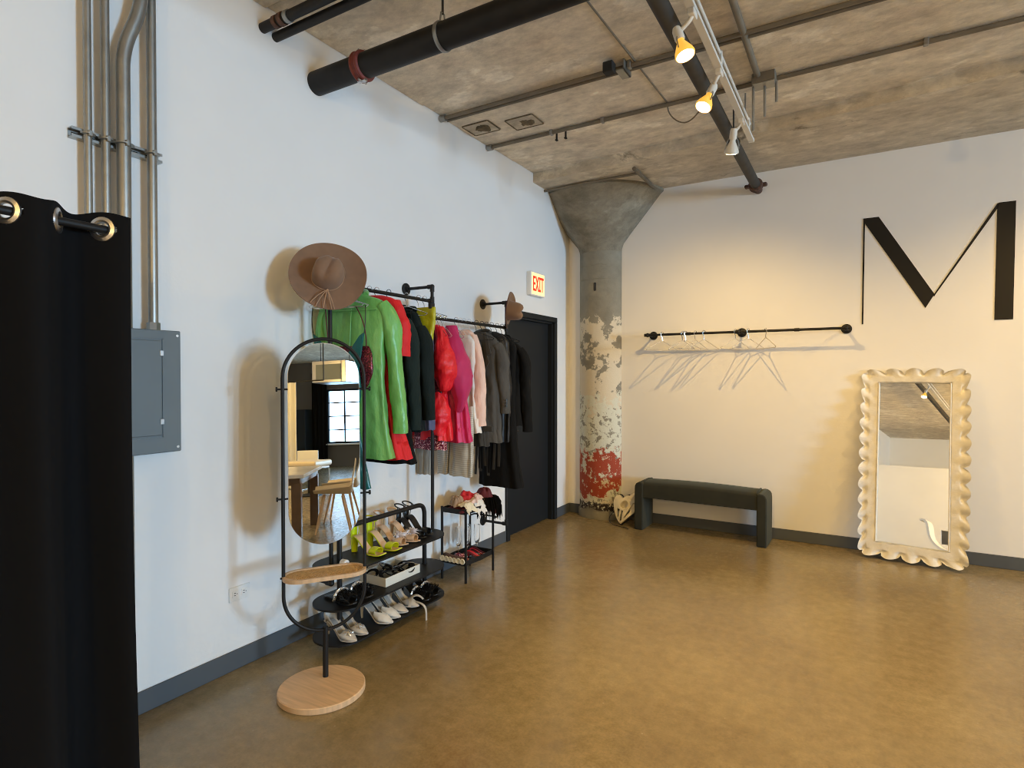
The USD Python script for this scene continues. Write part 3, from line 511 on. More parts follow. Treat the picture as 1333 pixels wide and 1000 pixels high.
for i, (p_, to, _) in enumerate(LAMPS):
    p_ = A(*p_); dr = unit(A(*to) - p_); tx_ = min((TX, 1.68, 4.6), key=lambda q: abs(q - p_[0]))
    t = thing('track_spotlight', LLAB[i] if i < 3 else ['white spotlight on the second track, nearest the back wall', 'white spotlight on the second track, aimed high at the back wall', 'white spotlight on the second track, aimed at the floor', 'white spotlight on the second track lighting the rear partition', 'white spotlight on the first track behind the camera', 'white spotlight on the third track'][i - 3], 'spotlight', p_, None)
    part(t, 'track_adapter', bx(tx_ - .016, tx_ + .016, p_[1] - .035, p_[1] + .035, TZ - .048, TZ - .018, .004), 'trackwhite', None)
    part(t, 'arm', tube(bend([(tx_, p_[1], TZ - .04), (tx_ + (p_[0] - tx_) * .3, p_[1], TZ - .065), p_ - dr * .045], .02), .010, 10), 'trackwhite')
    part(t, 'socket', lathe([(0, -.075), (.018, -.075), (.024, -.06), (.024, -.015), (.021, -.005), (0, -.005)], 20, p_, dr), 'trackwhite')
    bm = 'bulbside' if i != 2 else 'trackwhite'
    b_ = part(t, 'bulb', lathe([(0, -.01), (.017, -.01), (.019, .008), (.03, .03), (.043, .058), (.0475, .075), (.0455, .083), (0, .083)], 28, p_, dr), bm)
    part(b_, 'bulb_face', lathe([(.0435, .0825), (.030, .088), (0, .091), (0, .0825)], 28, p_, dr), 'bulbglow')
    part(t, 'yoke', cat(*[tube(bend([p_ + unit(np.cross(dr, (0, 0, 1))) * s_ * .02 - dr * .02, p_ + unit(np.cross(dr, (0, 0, 1))) * s_ * .034, p_ + unit(np.cross(dr, (0, 0, 1))) * s_ * .046 + dr * .055], .01), .003, 6) for s_ in (-1, 1)]), 'galv')

PLAB = ['bare-bulb pendant lamp nearest the window side', 'bare-bulb pendant lamp at the rear, window side', 'bare-bulb pendant lamp at the rear, behind the camera']
for i, (p_, _) in enumerate(PENDANTS):
    t = thing('pendant_lamp', PLAB[i], 'lamp', p_); p_ = A(*p_)
    part(t, 'cable', cyl(p_ + A(0, 0, .14), (p_[0], p_[1], ZC - .02), .004, 8), 'black'); part(t, 'canopy', lathe([(0, ZC - .045), (.05, ZC - .045), (.055, ZC - .02), (0, ZC - .02)], 20, (p_[0], p_[1], 0)), 'black')
    part(t, 'socket', lathe([(0, .062), (.02, .062), (.022, .12), (.012, .145), (0, .145)], 18, p_), 'gold')
# ================================================================ CURTAIN AND ROD (changing corner at the left edge)
RX, RZ = -2.0, 1.952
def curv(s): return RX + .052 * math.sin(2 * PI * (s - .665) / .235)          # crosses the rod at every half wave
gy = [.665 - .1175, .665, .7825, .900]
ss = np.linspace(.20, .955, 130); zz = np.r_[np.linspace(.015, 1.86, 40), np.linspace(1.87, 1.998, 28)]
def cpt(s, z):
    k = .55 + .45 * z / 2.0; x = RX + (curv(s) - RX) * (1.25 - .25 * z / 2) + .008 * math.sin(s * 60 + z * 2) * (2 - z) / 2
    return (x, s + .012 * math.sin(z * 1.6 + s * 9) * (2 - z) / 2, z + (.006 * math.cos(4 * PI * (s - .665) / .235) if z > 1.99 else 0))
G = np.array([[cpt(s, z) for z in zz] for s in ss])
cur = thing('curtain', 'floor-length black curtain hanging from a black rod by metal grommets', 'curtain', (RX, .6, 0))
cm = grid_solid(G, .004)
keep = np.ones(len(cm.faces), bool); cc = cm.triangles_center
for y in gy: keep &= ~((np.hypot(cc[:, 1] - y, cc[:, 2] - RZ) < .0255) & (np.abs(cc[:, 0] - RX) < .05))
cm.update_faces(keep); part(cur, 'cloth', cm, 'curtain', 40)
for y in gy:
    tn = unit(A(curv(y + .002) - curv(y - .002), .004, 0)); nn = np.cross(tn, (0, 0, 1))
    part(cur, 'grommet', lathe([(.021, -.005), (.027, -.0075), (.037, -.0045), (.0385, 0), (.037, .0045), (.027, .0075), (.021, .005), (.0195, 0), (.021, -.005)], 32, (RX, y, RZ), nn), 'silver')
t = thing('curtain_rod', 'black curtain rod through the grommets of the black curtain', 'rod', (RX, .6, RZ))
part(t, 'rod', tube(bend([(XL, -.5, RZ), (RX, -.5, RZ), (RX, .932, RZ), (XL, .932, RZ)], .03, 6), .0125, 16), 'black')
for y in (-.5, .932): part(t, 'flange', lathe([(0, 0), (.04, 0), (.04, .006), (.02, .014), (0, .014)], 20, (XL, y, RZ), (1, 0, 0)), 'black')

# ================================================================ STANDING OVAL MIRROR
MO = A(-2.225, 1.962, 0); MU = A(math.cos(math.radians(55)), math.sin(math.radians(55)), 0); MN = A(MU[1], -MU[0], 0)
def mp(u, z, n=0.0): return MO + MU * u + MN * n + A(0, 0, z)
st = thing('standing_mirror', 'oval standing mirror in a black tube frame on a round wooden base', 'mirror', MO)
DC = (-2.175, 1.895, 0)
part(st, 'base', lathe([(0, 0), (.196, 0), (.2, .004), (.2, .026), (.196, .030), (0, .030)], 72, DC), 'wood', 40)
part(st, 'pole', cyl(mp(0, .03), mp(0, .275), .0135, 20), 'black')
cap = [mp(.19 * math.cos(a), 1.49 + .19 * math.sin(a)) for a in np.linspace(0, PI, 28)] + [mp(.19 * math.cos(a), .45 + .19 * math.sin(a)) for a in np.linspace(PI, 2 * PI, 28)]
part(st, 'frame', tube(cap, .0085, 12, True), 'black')
TILT = math.radians(2.5)
def capsule(w, z0, z1, n0, n1):
    pl = [(w * math.cos(a), z1 - w + w * math.sin(a)) for a in np.linspace(0, PI, 32)] + [(w * math.cos(a), z0 + w + w * math.sin(a)) for a in np.linspace(PI, 2 * PI, 32)]
    m = prism(Polygon(pl), n1 - n0, mp(0, 0, n1) if 0 else mp(0, 0, n0), MU, (0, 0, 1))
    return m
def tilted(m):
    m = m.copy(); m.apply_transform(trimesh.transformations.rotation_matrix(-TILT, MU, mp(0, 1.17))); return m
gl = capsule(.166, .687, 1.660, .0, .006)
if (gl.vertices - mp(0, 0)).dot(MN).max() < .003: gl = capsule(.166, .687, 1.660, -.006, 0)
part(st, 'backing', tilted(capsule(.1675, .685, 1.662, -.008, .002)), 'silver', None)
part(st, 'mirror_glass', tilted(capsule(.166, .687, 1.660, -.006, .0030)), 'mirror', None)
for z in (1.437, .916):
    for s_ in (-1, 1):
        k = part(st, 'knob', cat(cyl(mp(s_ * .166, z), mp(s_ * .216, z), .0045, 10), cyl(mp(s_ * .212, z), mp(s_ * .220, z), .011, 14)), 'black')
# oval shelf with a woven rattan bed
ov = lambda w, d, n=64: [(math.copysign(max(w - d, 0), math.cos(a)) * (1 if abs(math.cos(a)) > 1e-9 else 0) + d * math.cos(a), d * math.sin(a)) for a in np.linspace(0, 2 * PI, n, endpoint=False)]
big, small = Polygon(ov(.196, .088)).convex_hull, Polygon(ov(.181, .073)).convex_hull
DW = MU * 0 + A(-MN[0], -MN[1], 0)
TO = mp(0, .528, .0)
part(st, 'tray_rim', prism(big.difference(small), .019, TO, MU, -MN) if np.cross(MU, -MN)[2] > 0 else prism(big.difference(small), .019, TO, MU, MN), 'wood', None)
wv = []
for k in np.arange(-.172, .173, .0075):
    h = LineString([(k, -.2), (k, .2)]).intersection(small)
    if not h.is_empty:
        y0, y1 = h.bounds[1], h.bounds[3]; n_ = max(3, int((y1 - y0) / .0075)); wv.append(tube([TO + MU * k + MN * q * 1.0 + A(0, 0, .012 + .0012 * (-1) ** (i + int(k * 1000) % 2)) for i, q in enumerate(np.linspace(y0, y1, n_))], .0013, 4, r2=.0024))
for k in np.arange(-.0705, .071, .0075):
    h = LineString([(-.3, k), (.3, k)]).intersection(small)
    if not h.is_empty:
        x0, x1 = h.bounds[0], h.bounds[2]; n_ = max(3, int((x1 - x0) / .0075)); wv.append(tube([TO + MU * q + MN * k + A(0, 0, .012 - .0012 * (-1) ** i) for i, q in enumerate(np.linspace(x0, x1, n_))], .0013, 4, r2=.0024))
part(st, 'woven_bed', cat(*wv), 'rattan', None, kind='stuff', label='woven rattan bed of the tray')
for s_ in (-1, 1): part(st, 'tray_bolt', cyl(mp(s_ * .178, .539), mp(s_ * .205, .539), .005, 10), 'black')

# ================================================================ PIPE CLOTHES RACKS
RKX = -2.487
def fitting(P, r): return fm(man(trimesh.creation.icosphere(2, r)).translate(tuple(P)))
rk = thing('clothes_rack', 'wall-mounted black pipe clothes rack with two rails at different heights', 'clothes rack', (RKX, 2.235, .27))
def rack_post(y, zt, zb, rails):
    po = part(rk, 'post', cyl((RKX, y, zb), (RKX, y, zt), .0115, 16), 'pipe')
    for z in (zt, zb):
        ar = part(rk, 'arm', cyl((XL, y, z), (RKX, y, z), .0105, 16), 'pipe')
        part(ar, 'flange', lathe([(0, 0), (.040, 0), (.042, .003), (.042, .008), (.020, .012), (.0175, .03), (0, .03)], 28, (XL, y, z), (1, 0, 0)), 'pipe')
        part(po, 'elbow', cat(fitting((RKX, y, z), .0165), cyl((RKX - .035, y, z), (RKX, y, z), .0155, 16), cyl((RKX, y, z), (RKX, y, z + (-.035 if z == zt else .035)), .0155, 16)), 'pipe')
    for zr, d_ in rails: part(po, 'tee', cat(cyl((RKX, y, zr - .03), (RKX, y, zr + .03), .0155, 16), cyl((RKX, y + d_, zr), (RKX, y, zr), .0155, 16)), 'pipe')
rack_post(2.235, 2.108, .355, [(2.008, .034)]); rack_post(3.127, 2.108, .415, [(2.008, -.034), (1.897, .034)]); rack_post(4.098, 2.105, .275, [(1.897, -.034)])
part(rk, 'rail', cyl((RKX, 2.235, 2.008), (RKX, 3.127, 2.008), .0115, 16), 'pipe'); part(rk, 'rail', cyl((RKX, 3.127, 1.897), (RKX, 4.098, 1.897), .0115, 16), 'pipe')

# ================================================================ HATS
def hat(name, label, C, axis, mats, br=.195, cr=.085, ch=.115, wave=.016, seed=0, cord=False, spin=0.0):
    e3 = unit(axis); e1 = unit(np.cross((0, 0, 1), e3)); e2 = np.cross(e3, e1); C = A(*C)
    W = lambda u, v, w: C + e1 * u + e2 * v + e3 * w
    t = thing(name, label, 'hat', C)
    th = np.linspace(0, 2 * PI, 72, endpoint=False); rr = np.linspace(cr * .97, br, 14)
    ell = lambda a: 1 + .10 * math.cos(2 * (a - spin))
    G = np.array([[W(r * math.cos(a) * (1 + (ell(a) - 1) * max(0, 1 - (r / cr - 1) / .9)), r * math.sin(a), (wave * math.sin(2 * a + seed) + .5 * wave * math.sin(3 * a + 1.3 * seed)) * max(0, (r - cr) / (br - cr)) ** 1.5 + .012 * max(0, (r - cr) / (br - cr)) ** 3) for r in rr] for a in th])
    part(t, 'brim', grid_solid(G, .004, True), mats[0], 50)
    if mats[1] != mats[0]: part(t, 'brim_underside', grid_solid(G - e3 * .0035, .002, True), mats[1], 50)
    P = [(0, 1.0), (.25, .995), (.5, .97), (.72, .90), (.86, .72), (.93, .45), (.97, .2), (1.0, 0)]
    G = []
    for a in th:
        row = []
        for q, h in P:
            u, v = q * cr * math.cos(a) * ell(a), q * cr * math.sin(a)
            du, dv = u * math.cos(spin) + v * math.sin(spin), -u * math.sin(spin) + v * math.cos(spin)
            pinch = -.030 * math.exp(-(dv / .020) ** 2) * (1 if h > .6 else 0) * (.7 + 3 * du) - .012 * math.exp(-((abs(dv) - .05) / .02) ** 2 - ((du - .055) / .035) ** 2)
            row.append(W(u, v, h * ch + pinch * (1 if q < .9 else 0)))
        G.append(row)
    part(t, 'crown', grid_solid(np.array(G), .003, True), mats[0], 60)
    if cord:
        part(t, 'hat_cord', tube([W(cr * 1.03 * math.cos(a) * ell(a), cr * 1.03 * math.sin(a), .010 + .003 * math.sin(5 * a)) for a in th], .0019, 6, True), 'cord')
        b0 = W(-.005, -cr * 1.05, .014)
        for k, (du, dv) in enumerate(((-.085, -.075), (-.06, -.10), (-.02, -.105), (.02, -.11), (.035, -.11))):
            part(t, 'cord_tail', tube(spline([b0, b0 + e1 * du * .35 + e2 * dv * .3 + e3 * .012, b0 + e1 * du * .8 + e2 * dv * .75 + e3 * .006, b0 + e1 * du + e2 * dv + e3 * .004], 12), .0024, 6), 'cord')
        part(t, 'knot', lathe([(0, -.007), (.006, -.004), (.007, 0), (.006, .004), (0, .007)], 12, b0, e1), 'cord')
    return t
hat('felt_hat', 'wide-brimmed brown felt hat with tan cord, hung above the oval mirror', (-2.425, 2.168, 2.035), (.749, -.663, .34), ('felt', 'felt'), .198, .088, .12, .014, 1.1, True, 1.2)
hat('felt_hat', 'small brown hat seen edge-on, hung on the far rack beside the door', (-2.44, 4.055, 2.035), (.93, .36, -.16), ('felt2', 'maroon'), .150, .078, .125, .010, .4, False, .3)

# ================================================================ HANGERS AND GARMENTS
ORD = ['first', 'second', 'third', 'fourth', 'fifth', 'sixth', 'seventh', 'eighth', 'ninth', 'tenth', 'eleventh', 'twelfth', 'thirteenth']
def hanger_mesh(hw=.19, drop=.055, r=.0021, bar=True):
    hk = [(.018 * math.cos(a) + .0, 0, .018 * math.sin(a) - .0065) for a in np.linspace(-.35, PI, 12)][::1]
    hk = [A(p[0], 0, p[2] + .0) for p in hk] ; hk = [p + A(0, 0, 0) for p in hk]
    hook = tube(hk + [A(-.018, 0, -.02), A(-.004, 0, -.045), A(0, 0, -.075)], r, 7)
    neck = A(0, 0, -.075)
    sh = bend([A(-hw, 0, -.075 - drop), neck + A(-.02, 0, -.004), neck, neck + A(.02, 0, -.004), A(hw, 0, -.075 - drop)], .03, 5)
    ms = [tube(sh, r, 7)]
    if bar: ms.append(tube(bend([A(-hw, 0, -.075 - drop), A(-hw + .012, 0, -.085 - drop), A(hw - .012, 0, -.085 - drop), A(hw, 0, -.075 - drop)], .01), r, 7))
    return hook, cat(*ms)
def hanger(label, y, zr, rot, hw, m, group=None, x=RKX, drop=.055):
    hook, arms = hanger_mesh(hw, drop); o = (x, y, zr + .0015)
    t = thing('clothes_hanger', label, 'hanger', o, group)
    part(t, 'hook', place(hook, o, rot), m if m != 'blackcloth' else 'chrome'); part(t, 'shoulder', place(arms, o, rot), m)
    return t
class Gar:
    def __init__(s, name, label, cat_, y, rot=0.0, x=RKX, zr=2.008, seed=0, group=None):
        s.o = A(x, y, 0); s.r = rot; s.seed = seed; s.t = thing(name, label, cat_, (x, y, zr - .08), group)
    def W(s, P):
        P = np.asarray(P, float); c, q = math.cos(s.r), math.sin(s.r)
        return np.stack([s.o[0] + P[..., 0] * c - P[..., 1] * q, s.o[1] + P[..., 0] * q + P[..., 1] * c, P[..., 2]], -1)
    def loft(s, name, lv, m, amp=.010, k=7, n=72, rows=36, label=None, open_hem=True, ex=.75, wr=.006, dz=0.0, parent=None):
        """stacked oval sections (z, u centre, half width, half depth, v centre), with hanging folds that deepen towards the hem"""
        from scipy.interpolate import PchipInterpolator
        L = np.array([(*q, 0)[:5] if len(q) == 4 else q for q in lv], float); L = L[np.argsort(L[:, 0])]
        z = np.linspace(L[0, 0], L[-1, 0], rows); zt = L[-1, 0]; z = np.unique(np.r_[z, L[-4:, 0], np.linspace(L[-1, 0] - .09, L[-1, 0], 8)])[::-1]
        uc, hw, hd, vc = (PchipInterpolator(L[:, 0], L[:, i])(z) for i in range(1, 5))
        th = np.arange(n) / n * 2 * PI; V = []
        c, q = np.cos(th), np.sin(th); cu, su = np.sign(c) * np.abs(c) ** ex, np.sign(q) * np.abs(q) ** ex
        for i in range(len(z)):
            t = (zt - z[i]) / max(zt - z[-1], 1e-6); a = amp * min(1, t * 1.3) ** 1.2
            f = a * (np.sin(k * th + s.seed + 1.1 * t) * .9 + .6 * np.sin((k * 2 - 1) * th + 2.1 * s.seed - .8 * t))
            P = np.stack([uc[i] + cu * hw[i], vc[i] + su * hd[i], np.full(n, z[i])], 1)
            N = np.stack([c / max(hw[i], .02), q / max(hd[i], .02), 0 * c], 1); N /= np.linalg.norm(N, axis=1, keepdims=True)
            w = wr * 4.2 * (meshkit.fbm(P * A(13, 13, 8) + s.seed * 3.7, 4, int(s.seed)) - .5) * min(1, t * 4)
            P = P + N * (f + w)[:, None]
            if i == len(z) - 1: P[:, 2] += dz * np.sin(th * 2 + s.seed) + .004 * np.sin(k * th + s.seed)
            V.append(P)
        rings = list(V)
        if open_hem:
            cen = A(uc[-1], vc[-1], 0)
            for sc, up in ((.93, .004), (.88, .10)):
                Q = (V[-1] - cen) * A(sc, sc * .9, 1) + cen; Q = Q + A(0, 0, up); rings.append(Q)
        G = np.array(rings); R_n = len(rings); pts = G.reshape(-1, 3); F = []
        for i in range(R_n - 1):
            for j in range(n):
                j2 = (j + 1) % n; a_, b_, c_, d_ = i * n + j, i * n + j2, (i + 1) * n + j2, (i + 1) * n + j; F += [(a_, c_, b_), (a_, d_, c_)]
        pts = np.vstack([pts, G[0].mean(0), G[-1].mean(0)]); o = R_n * n
        for j in range(n):
            j2 = (j + 1) % n; F += [(o, j, j2), (o + 1, (R_n - 1) * n + j2, (R_n - 1) * n + j)]
        return part(parent or s.t, name, tm(s.W(pts), F), m, 60, label)
    def sleeve(s, pts, r, m, r2=None, name='sleeve', label=None, wr=.10, k=9, n=28, rows=34, cuff=None, parent=None, gather=0.0):
        P = spline(pts, rows); tt = np.linspace(0, 1, len(r)); R1 = np.interp(np.linspace(0, 1, rows), tt, r); R2 = np.interp(np.linspace(0, 1, rows), tt, r2 if r2 is not None else np.array(r))
        wob = lambda t, th: 1 + wr * 4.0 * (meshkit.fbm(np.stack([np.cos(th) * 1.1 + s.seed, np.sin(th) * 1.1, 0 * th + t * 7], -1), 3, int(s.seed) + 5) - .5) + gather * np.sin(9 * th + s.seed) * (abs(2 * t - 1) ** .5) + wr * .4 * np.sin(3 * th + 5 * t + s.seed)
        q = part(parent or s.t, name, tube(s.W(P), R1, n, r2=R2, wob=wob, up=A(math.cos(s.r), math.sin(s.r), 0)), m, 60, label)
        if cuff: 
            d = unit(P[-1] - P[-2]); part(q, 'cuff', tube(s.W(np.array([P[-1] - d * .015, P[-1] + d * cuff])), [R1[-1] * 1.02] * 2, n, r2=[R2[-1] * 1.02] * 2, up=A(math.cos(s.r), math.sin(s.r), 0)), m, 60)
        return q
    def rope(s, pts, r, m, name, n=8, parent=None, sm=True): return part(parent or s.t, name, tube(s.W(spline(pts, 18) if sm else np.array(pts, float)), r, n), m, 60)
def jacket(g, zr, hem, m, sl=.62, hw=.205, hd=.05, lining=None, spread=.05, sleeves=(-1, 1), flare=.0, lapel=True, sv=.02, buttons=0, drop=.0):
    zc = zr - .055
    g.loft('body', [(zc, 0, .045, .03), (zc - .018 - drop * .2, 0, .085, .038), (zc - .045 - drop * .6, 0, hw * .80, .042), (zc - .08 - drop, 0, hw * .97, .046), (zc - .16 - drop, 0, hw * .97, hd), (zc - .36, 0, hw * .88, hd * 1.0), (hem + .15, 0, hw * .96 + flare * .5, hd * 1.12), (hem, 0, hw * 1.04 + flare, hd * 1.25)], m, .007, 5, ex=.62, wr=.008)
    for s_ in sleeves:
        x = s_ * hw; sp_ = spread if s_ > 0 else min(spread, .222 - hw) * .5
        g.sleeve([(x * .82, 0, zc - .072 - drop), (x * .98, sv * .3, zc - .125 - drop), (x * 1.0 + s_ * sp_ * .45, sv, zc - .34), (x * 1.0 + s_ * sp_ * .75, sv * 1.5, zc - .20 - sl * .5), (x * 1.0 + s_ * sp_ * .95, sv * 1.9, zc - .06 - sl)], [.034, .050, .045, .043, .042, .040], m, [.044, .058, .053, .049, .046, .043])
    if lapel:
        f = -hd - .008
        for s_ in (-1, 1):
            poly = [(s_ * .012, zc - .42), (s_ * .105, zc - .23), (s_ * .085, zc - .185), (s_ * .118, zc - .165), (s_ * .062, zc - .010), (s_ * .040, zc - .008)]
            G_ = prism(Polygon(poly), .006, (0, 0, 0), (1, 0, 0), (0, 0, 1)); v = np.array(G_.vertices); v[:, 1] += f + .032 * np.clip((v[:, 2] - (zc - .20)) / .19, 0, 1)
            part(g.t, 'lapel', tm(g.W(v), G_.faces), m, None)
        g.rope([(-.07, .0, zc - .012), (-.04, .032, zc + .012), (0, .04, zc + .018), (.04, .032, zc + .012), (.07, .0, zc - .012)], .013, m, 'collar')
    for b in range(buttons):
        p0 = g.W(A(.012, f - .006, zc - .46 - .1 * b)); part(g.t, 'button', lathe([(0, -.003), (.009, -.003), (.009, .002), (0, .003)], 14, p0, g.W(A(0, -1, 0)) - g.W(A(0, 0, 0))), 'blackleather')
Z1, Z2 = 2.008, 1.897
# --- near rail
g = Gar('slip_dress', 'dark teal satin slip dress with thin black straps, nearest garment', 'dress', 2.275, .20, zr=Z1, seed=1)
g.loft('skirt', [(1.56, .02, .125, .03), (1.45, .02, .135, .035), (1.25, .02, .12, .03), (1.0, .03, .155, .035), (.885, .035, .175, .04)], 'teal', .009, 6)
for s_ in (-1, 1):
    tri = prism(Polygon([(s_ * .005 + .02, 1.55), (s_ * .13 + .02, 1.55), (s_ * .165 + .02, 1.735), (s_ * .14 + .02, 1.72)]), .012, (0, -.006 + .012, 0), (1, 0, 0), (0, 0, 1)); v = np.array(tri.vertices); v[:, 1] -= .01 * np.sin((v[:, 2] - 1.55) * 14)
    part(g.t, 'cup', tm(g.W(v), tri.faces), 'teal', None)
    g.rope([(s_ * .165 + .02, -.004, 1.73), (s_ * .175 + .02, -.004, 1.83), (s_ * .172 + .02, 0, 1.885)], .0028, 'blackleather', 'strap')
g = Gar('bandeau_top', 'dark red sequined top peeking out beside the oval mirror', 'top', 2.31, .22, zr=Z1, seed=3)
g.loft('body', [(1.665, .05, .13, .014), (1.60, .05, .152, .018), (1.53, .06, .15, .018), (1.46, .075, .11, .016), (1.42, .10, .05, .012)], 'sequinred', .004, 3, ex=.6)
for s_ in (-1, 1): g.rope([(s_ * .12 + .05, -.01, 1.65), (s_ * .12 + .03, 0, 1.78), (s_ * .10, 0, 1.885)], .003, 'winelace', 'strap')
g = Gar('blazer', 'bright green satin blazer with long sleeves', 'jacket', 2.40, .26, x=RKX + .02, zr=Z1, seed=2)
jacket(g, Z1 + .022, 1.035, 'green', .74, .205, .056, spread=.05, flare=.03, lapel=False, sv=.035)
zc = Z1 - .033
g.rope([(-.08, -.02, zc - .016), (-.04, .03, zc + .012), (0, .038, zc + .016), (.04, .03, zc + .012), (.08, -.02, zc - .016)], .016, 'green', 'collar')
f = -.072
g.rope([(-.19, f + .012, zc - .105), (0, f, zc - .11), (.17, f + .012, zc - .105)], .0035, 'green', 'yoke_seam')
g.rope([(.012, f + .01, zc - .10), (.014, f - .012, zc - .4), (.016, f - .018, zc - .7), (.02, f - .02, 1.06)], .004, 'green', 'front_edge')
g = Gar('dress', 'bright red crepe dress behind the green blazer', 'dress', 2.535, .10, zr=Z1, seed=5)
g.loft('body', [(1.972, 0, .10, .03), (1.955, 0, .16, .04), (1.93, 0, .195, .045), (1.85, 0, .20, .05), (1.55, 0, .17, .05), (1.4, .01, .17, .05), (1.15, .02, .215, .06), (1.02, .03, .245, .07)], 'reddress', .011, 7)
g.sleeve([(.17, 0, 1.92), (.215, .0, 1.82), (.225, 0, 1.62)], [.045, .055, .05], 'reddress')
g.loft('belt', [(1.475, .01, .175, .055), (1.44, .01, .175, .055)], 'reddress', .0, 3, open_hem=False)
g = Gar('skirt', 'black skirt whose hem shows below the red dress', 'skirt', 2.595, .10, zr=Z1, seed=6)
g.loft('body', [(1.90, 0, .12, .02), (1.6, 0, .13, .03), (1.2, .03, .19, .04), (.985, .04, .225, .05)], 'blackcloth', .008, 6)
g = Gar('blazer', 'dark green wool blazer, left of a darker one', 'jacket', 2.70, .06, zr=Z1, seed=7)
jacket(g, Z1 - .02, 1.085, 'darkgreen', .70, .150, .055, spread=.015, drop=.03)
g = Gar('blazer', 'blackish green wool blazer beside the yellow-green top', 'jacket', 2.865, -.06, zr=Z1, seed=8)
jacket(g, Z1 - .03, 1.15, 'darkgreen2', .64, .140, .05, spread=.015, drop=.05)
g = Gar('silk_top', 'chartreuse silk top hanging in a point', 'top', 2.965, .04, x=RKX + .02, zr=Z1, seed=9)
g.loft('drape', [(1.945, -.01, .140, .018), (1.90, -.01, .140, .026), (1.80, .005, .115, .03), (1.68, .03, .065, .024), (1.57, .04, .012, .012)], 'chart', .006, 4, wr=.008)
for s_ in (-1, 1): part(g.t, 'clip', cat(place(bx(-.012, .012, -.022, .022, 1.935, 1.972, .003), g.W(A(s_ * .11 - .01, 0, 0)) * A(1, 1, 0), .04)), 'black', None)
g = Gar('shirt', 'pale lavender shirt below the chartreuse top', 'shirt', 3.045, 0.05, zr=Z1, seed=10)
g.loft('body', [(1.93, -.04, .06, .02), (1.90, -.04, .09, .03), (1.8, -.04, .105, .035), (1.4, -.045, .105, .04), (1.14, -.04, .11, .045)], 'lav', .007, 6)
# --- far rail
g = Gar('sequin_dress', 'wine red sequined dress with a hem of pale discs', 'dress', 3.195, .0, zr=Z2, seed=11)
g.loft('body', [(1.82, -.07, .05, .02), (1.7, -.07, .10, .03), (1.2, -.08, .12, .035), (1.075, -.085, .135, .04)], 'sequinred', .006, 5)
g.loft('hem_band', [(1.08, -.085, .137, .043), (1.00, -.085, .140, .046)], 'sequinpink', .006, 5, rows=8)
g = Gar('trousers', 'ivory grey trousers hanging left of the black post', 'trousers', 3.24, 0, zr=Z2, seed=12)
for s_ in (-1, 1): g.loft('leg', [(1.35, -.14 + s_ * .02, .05, .015), (1.2, -.15 + s_ * .02, .05, .018), (.80, -.165 + s_ * .02, .040, .016)], 'greydrape', .004, 4)
g = Gar('puff_sleeve_dress', 'scarlet red taffeta dress with gathered puff sleeves', 'dress', 3.225, -.10, x=RKX - .03, zr=Z2, seed=13)
g.loft('body', [(1.858, -.02, .03, .02), (1.83, -.02, .055, .03), (1.72, -.02, .085, .04), (1.45, -.03, .09, .045), (1.2, -.045, .135, .06), (1.055, -.055, .165, .075)], 'redpuff', .014, 8)
g.sleeve([(.03, -.01, 1.835), (.055, -.015, 1.74), (.085, -.02, 1.58), (.09, -.02, 1.46), (.075, -.015, 1.405)], [.03, .045, .075, .078, .034], 'redpuff', [.035, .05, .08, .082, .036], gather=.07, wr=.14)
g.sleeve([(.07, -.015, 1.41), (.05, -.01, 1.375)], [.030, .020], 'redpuff', name='cuff_frill', rows=6, gather=.2)
g.sleeve([(.02, -.03, 1.40), (.05, -.035, 1.28), (.04, -.035, 1.10)], [.03, .075, .05], 'redpuff', name='overskirt', gather=.06, wr=.12)
g = Gar('organza_dress', 'magenta organza dress with huge sheer balloon sleeve', 'dress', 3.37, .02, x=RKX - .02, zr=Z2, seed=14)
g.loft('body', [(1.862, 0, .042, .025), (1.84, 0, .05, .03), (1.7, .0, .075, .04), (1.45, .02, .09, .045), (1.2, .03, .10, .055), (1.03, .035, .125, .065)], 'organzaskirt', .013, 7)
g.sleeve([(.015, -.03, 1.845), (.055, -.045, 1.72), (.095, -.055, 1.55), (.115, -.055, 1.40), (.10, -.045, 1.285), (.085, -.04, 1.255)], [.025, .06, .085, .097, .06, .026], 'organza', [.03, .06, .085, .10, .06, .026], gather=.05, wr=.10)
g = Gar('trousers', 'ivory trousers covered in fine rows of sequins', 'trousers', 3.45, .03, zr=Z2, seed=15)
g.loft('leg', [(1.28, -.11, .07, .02), (1.1, -.13, .055, .025), (.775, -.150, .046, .028)], 'sequinwhite', .005, 4)
g.loft('leg', [(1.28, .02, .09, .02), (1.1, .018, .095, .03), (.77, .010, .100, .036)], 'sequinwhite', .006, 5)
g = Gar('shirt', 'white cotton shirt showing below the blush one', 'shirt', 3.50, .05, zr=Z2, seed=16)
g.loft('body', [(1.80, 0, .05, .02), (1.74, .0, .09, .03), (1.3, .01, .10, .035), (1.085, .03, .115, .04)], 'whitecloth', .007, 5)
g = Gar('blouse', 'blush pink silk blouse between the magenta dress and grey blazer', 'blouse', 3.545, .10, x=RKX - .02, zr=Z2, seed=17)
g.loft('body', [(1.845, 0, .03, .02), (1.825, 0, .06, .03), (1.78, 0, .09, .04), (1.5, .01, .095, .045), (1.15, .02, .11, .05)], 'blush', .008, 5)
g.sleeve([(.07, -.01, 1.795), (.105, -.015, 1.68), (.125, -.02, 1.4), (.135, -.02, 1.13)], [.03, .048, .05, .046], 'blush')
g = Gar('skirt', 'stone grey skirt hanging below the grey blazer', 'skirt', 3.66, 0, zr=Z2, seed=18)
g.loft('body', [(1.75, -.02, .06, .02), (1.3, -.02, .10, .03), (.97, .0, .10, .035)], 'greydk', .008, 5)
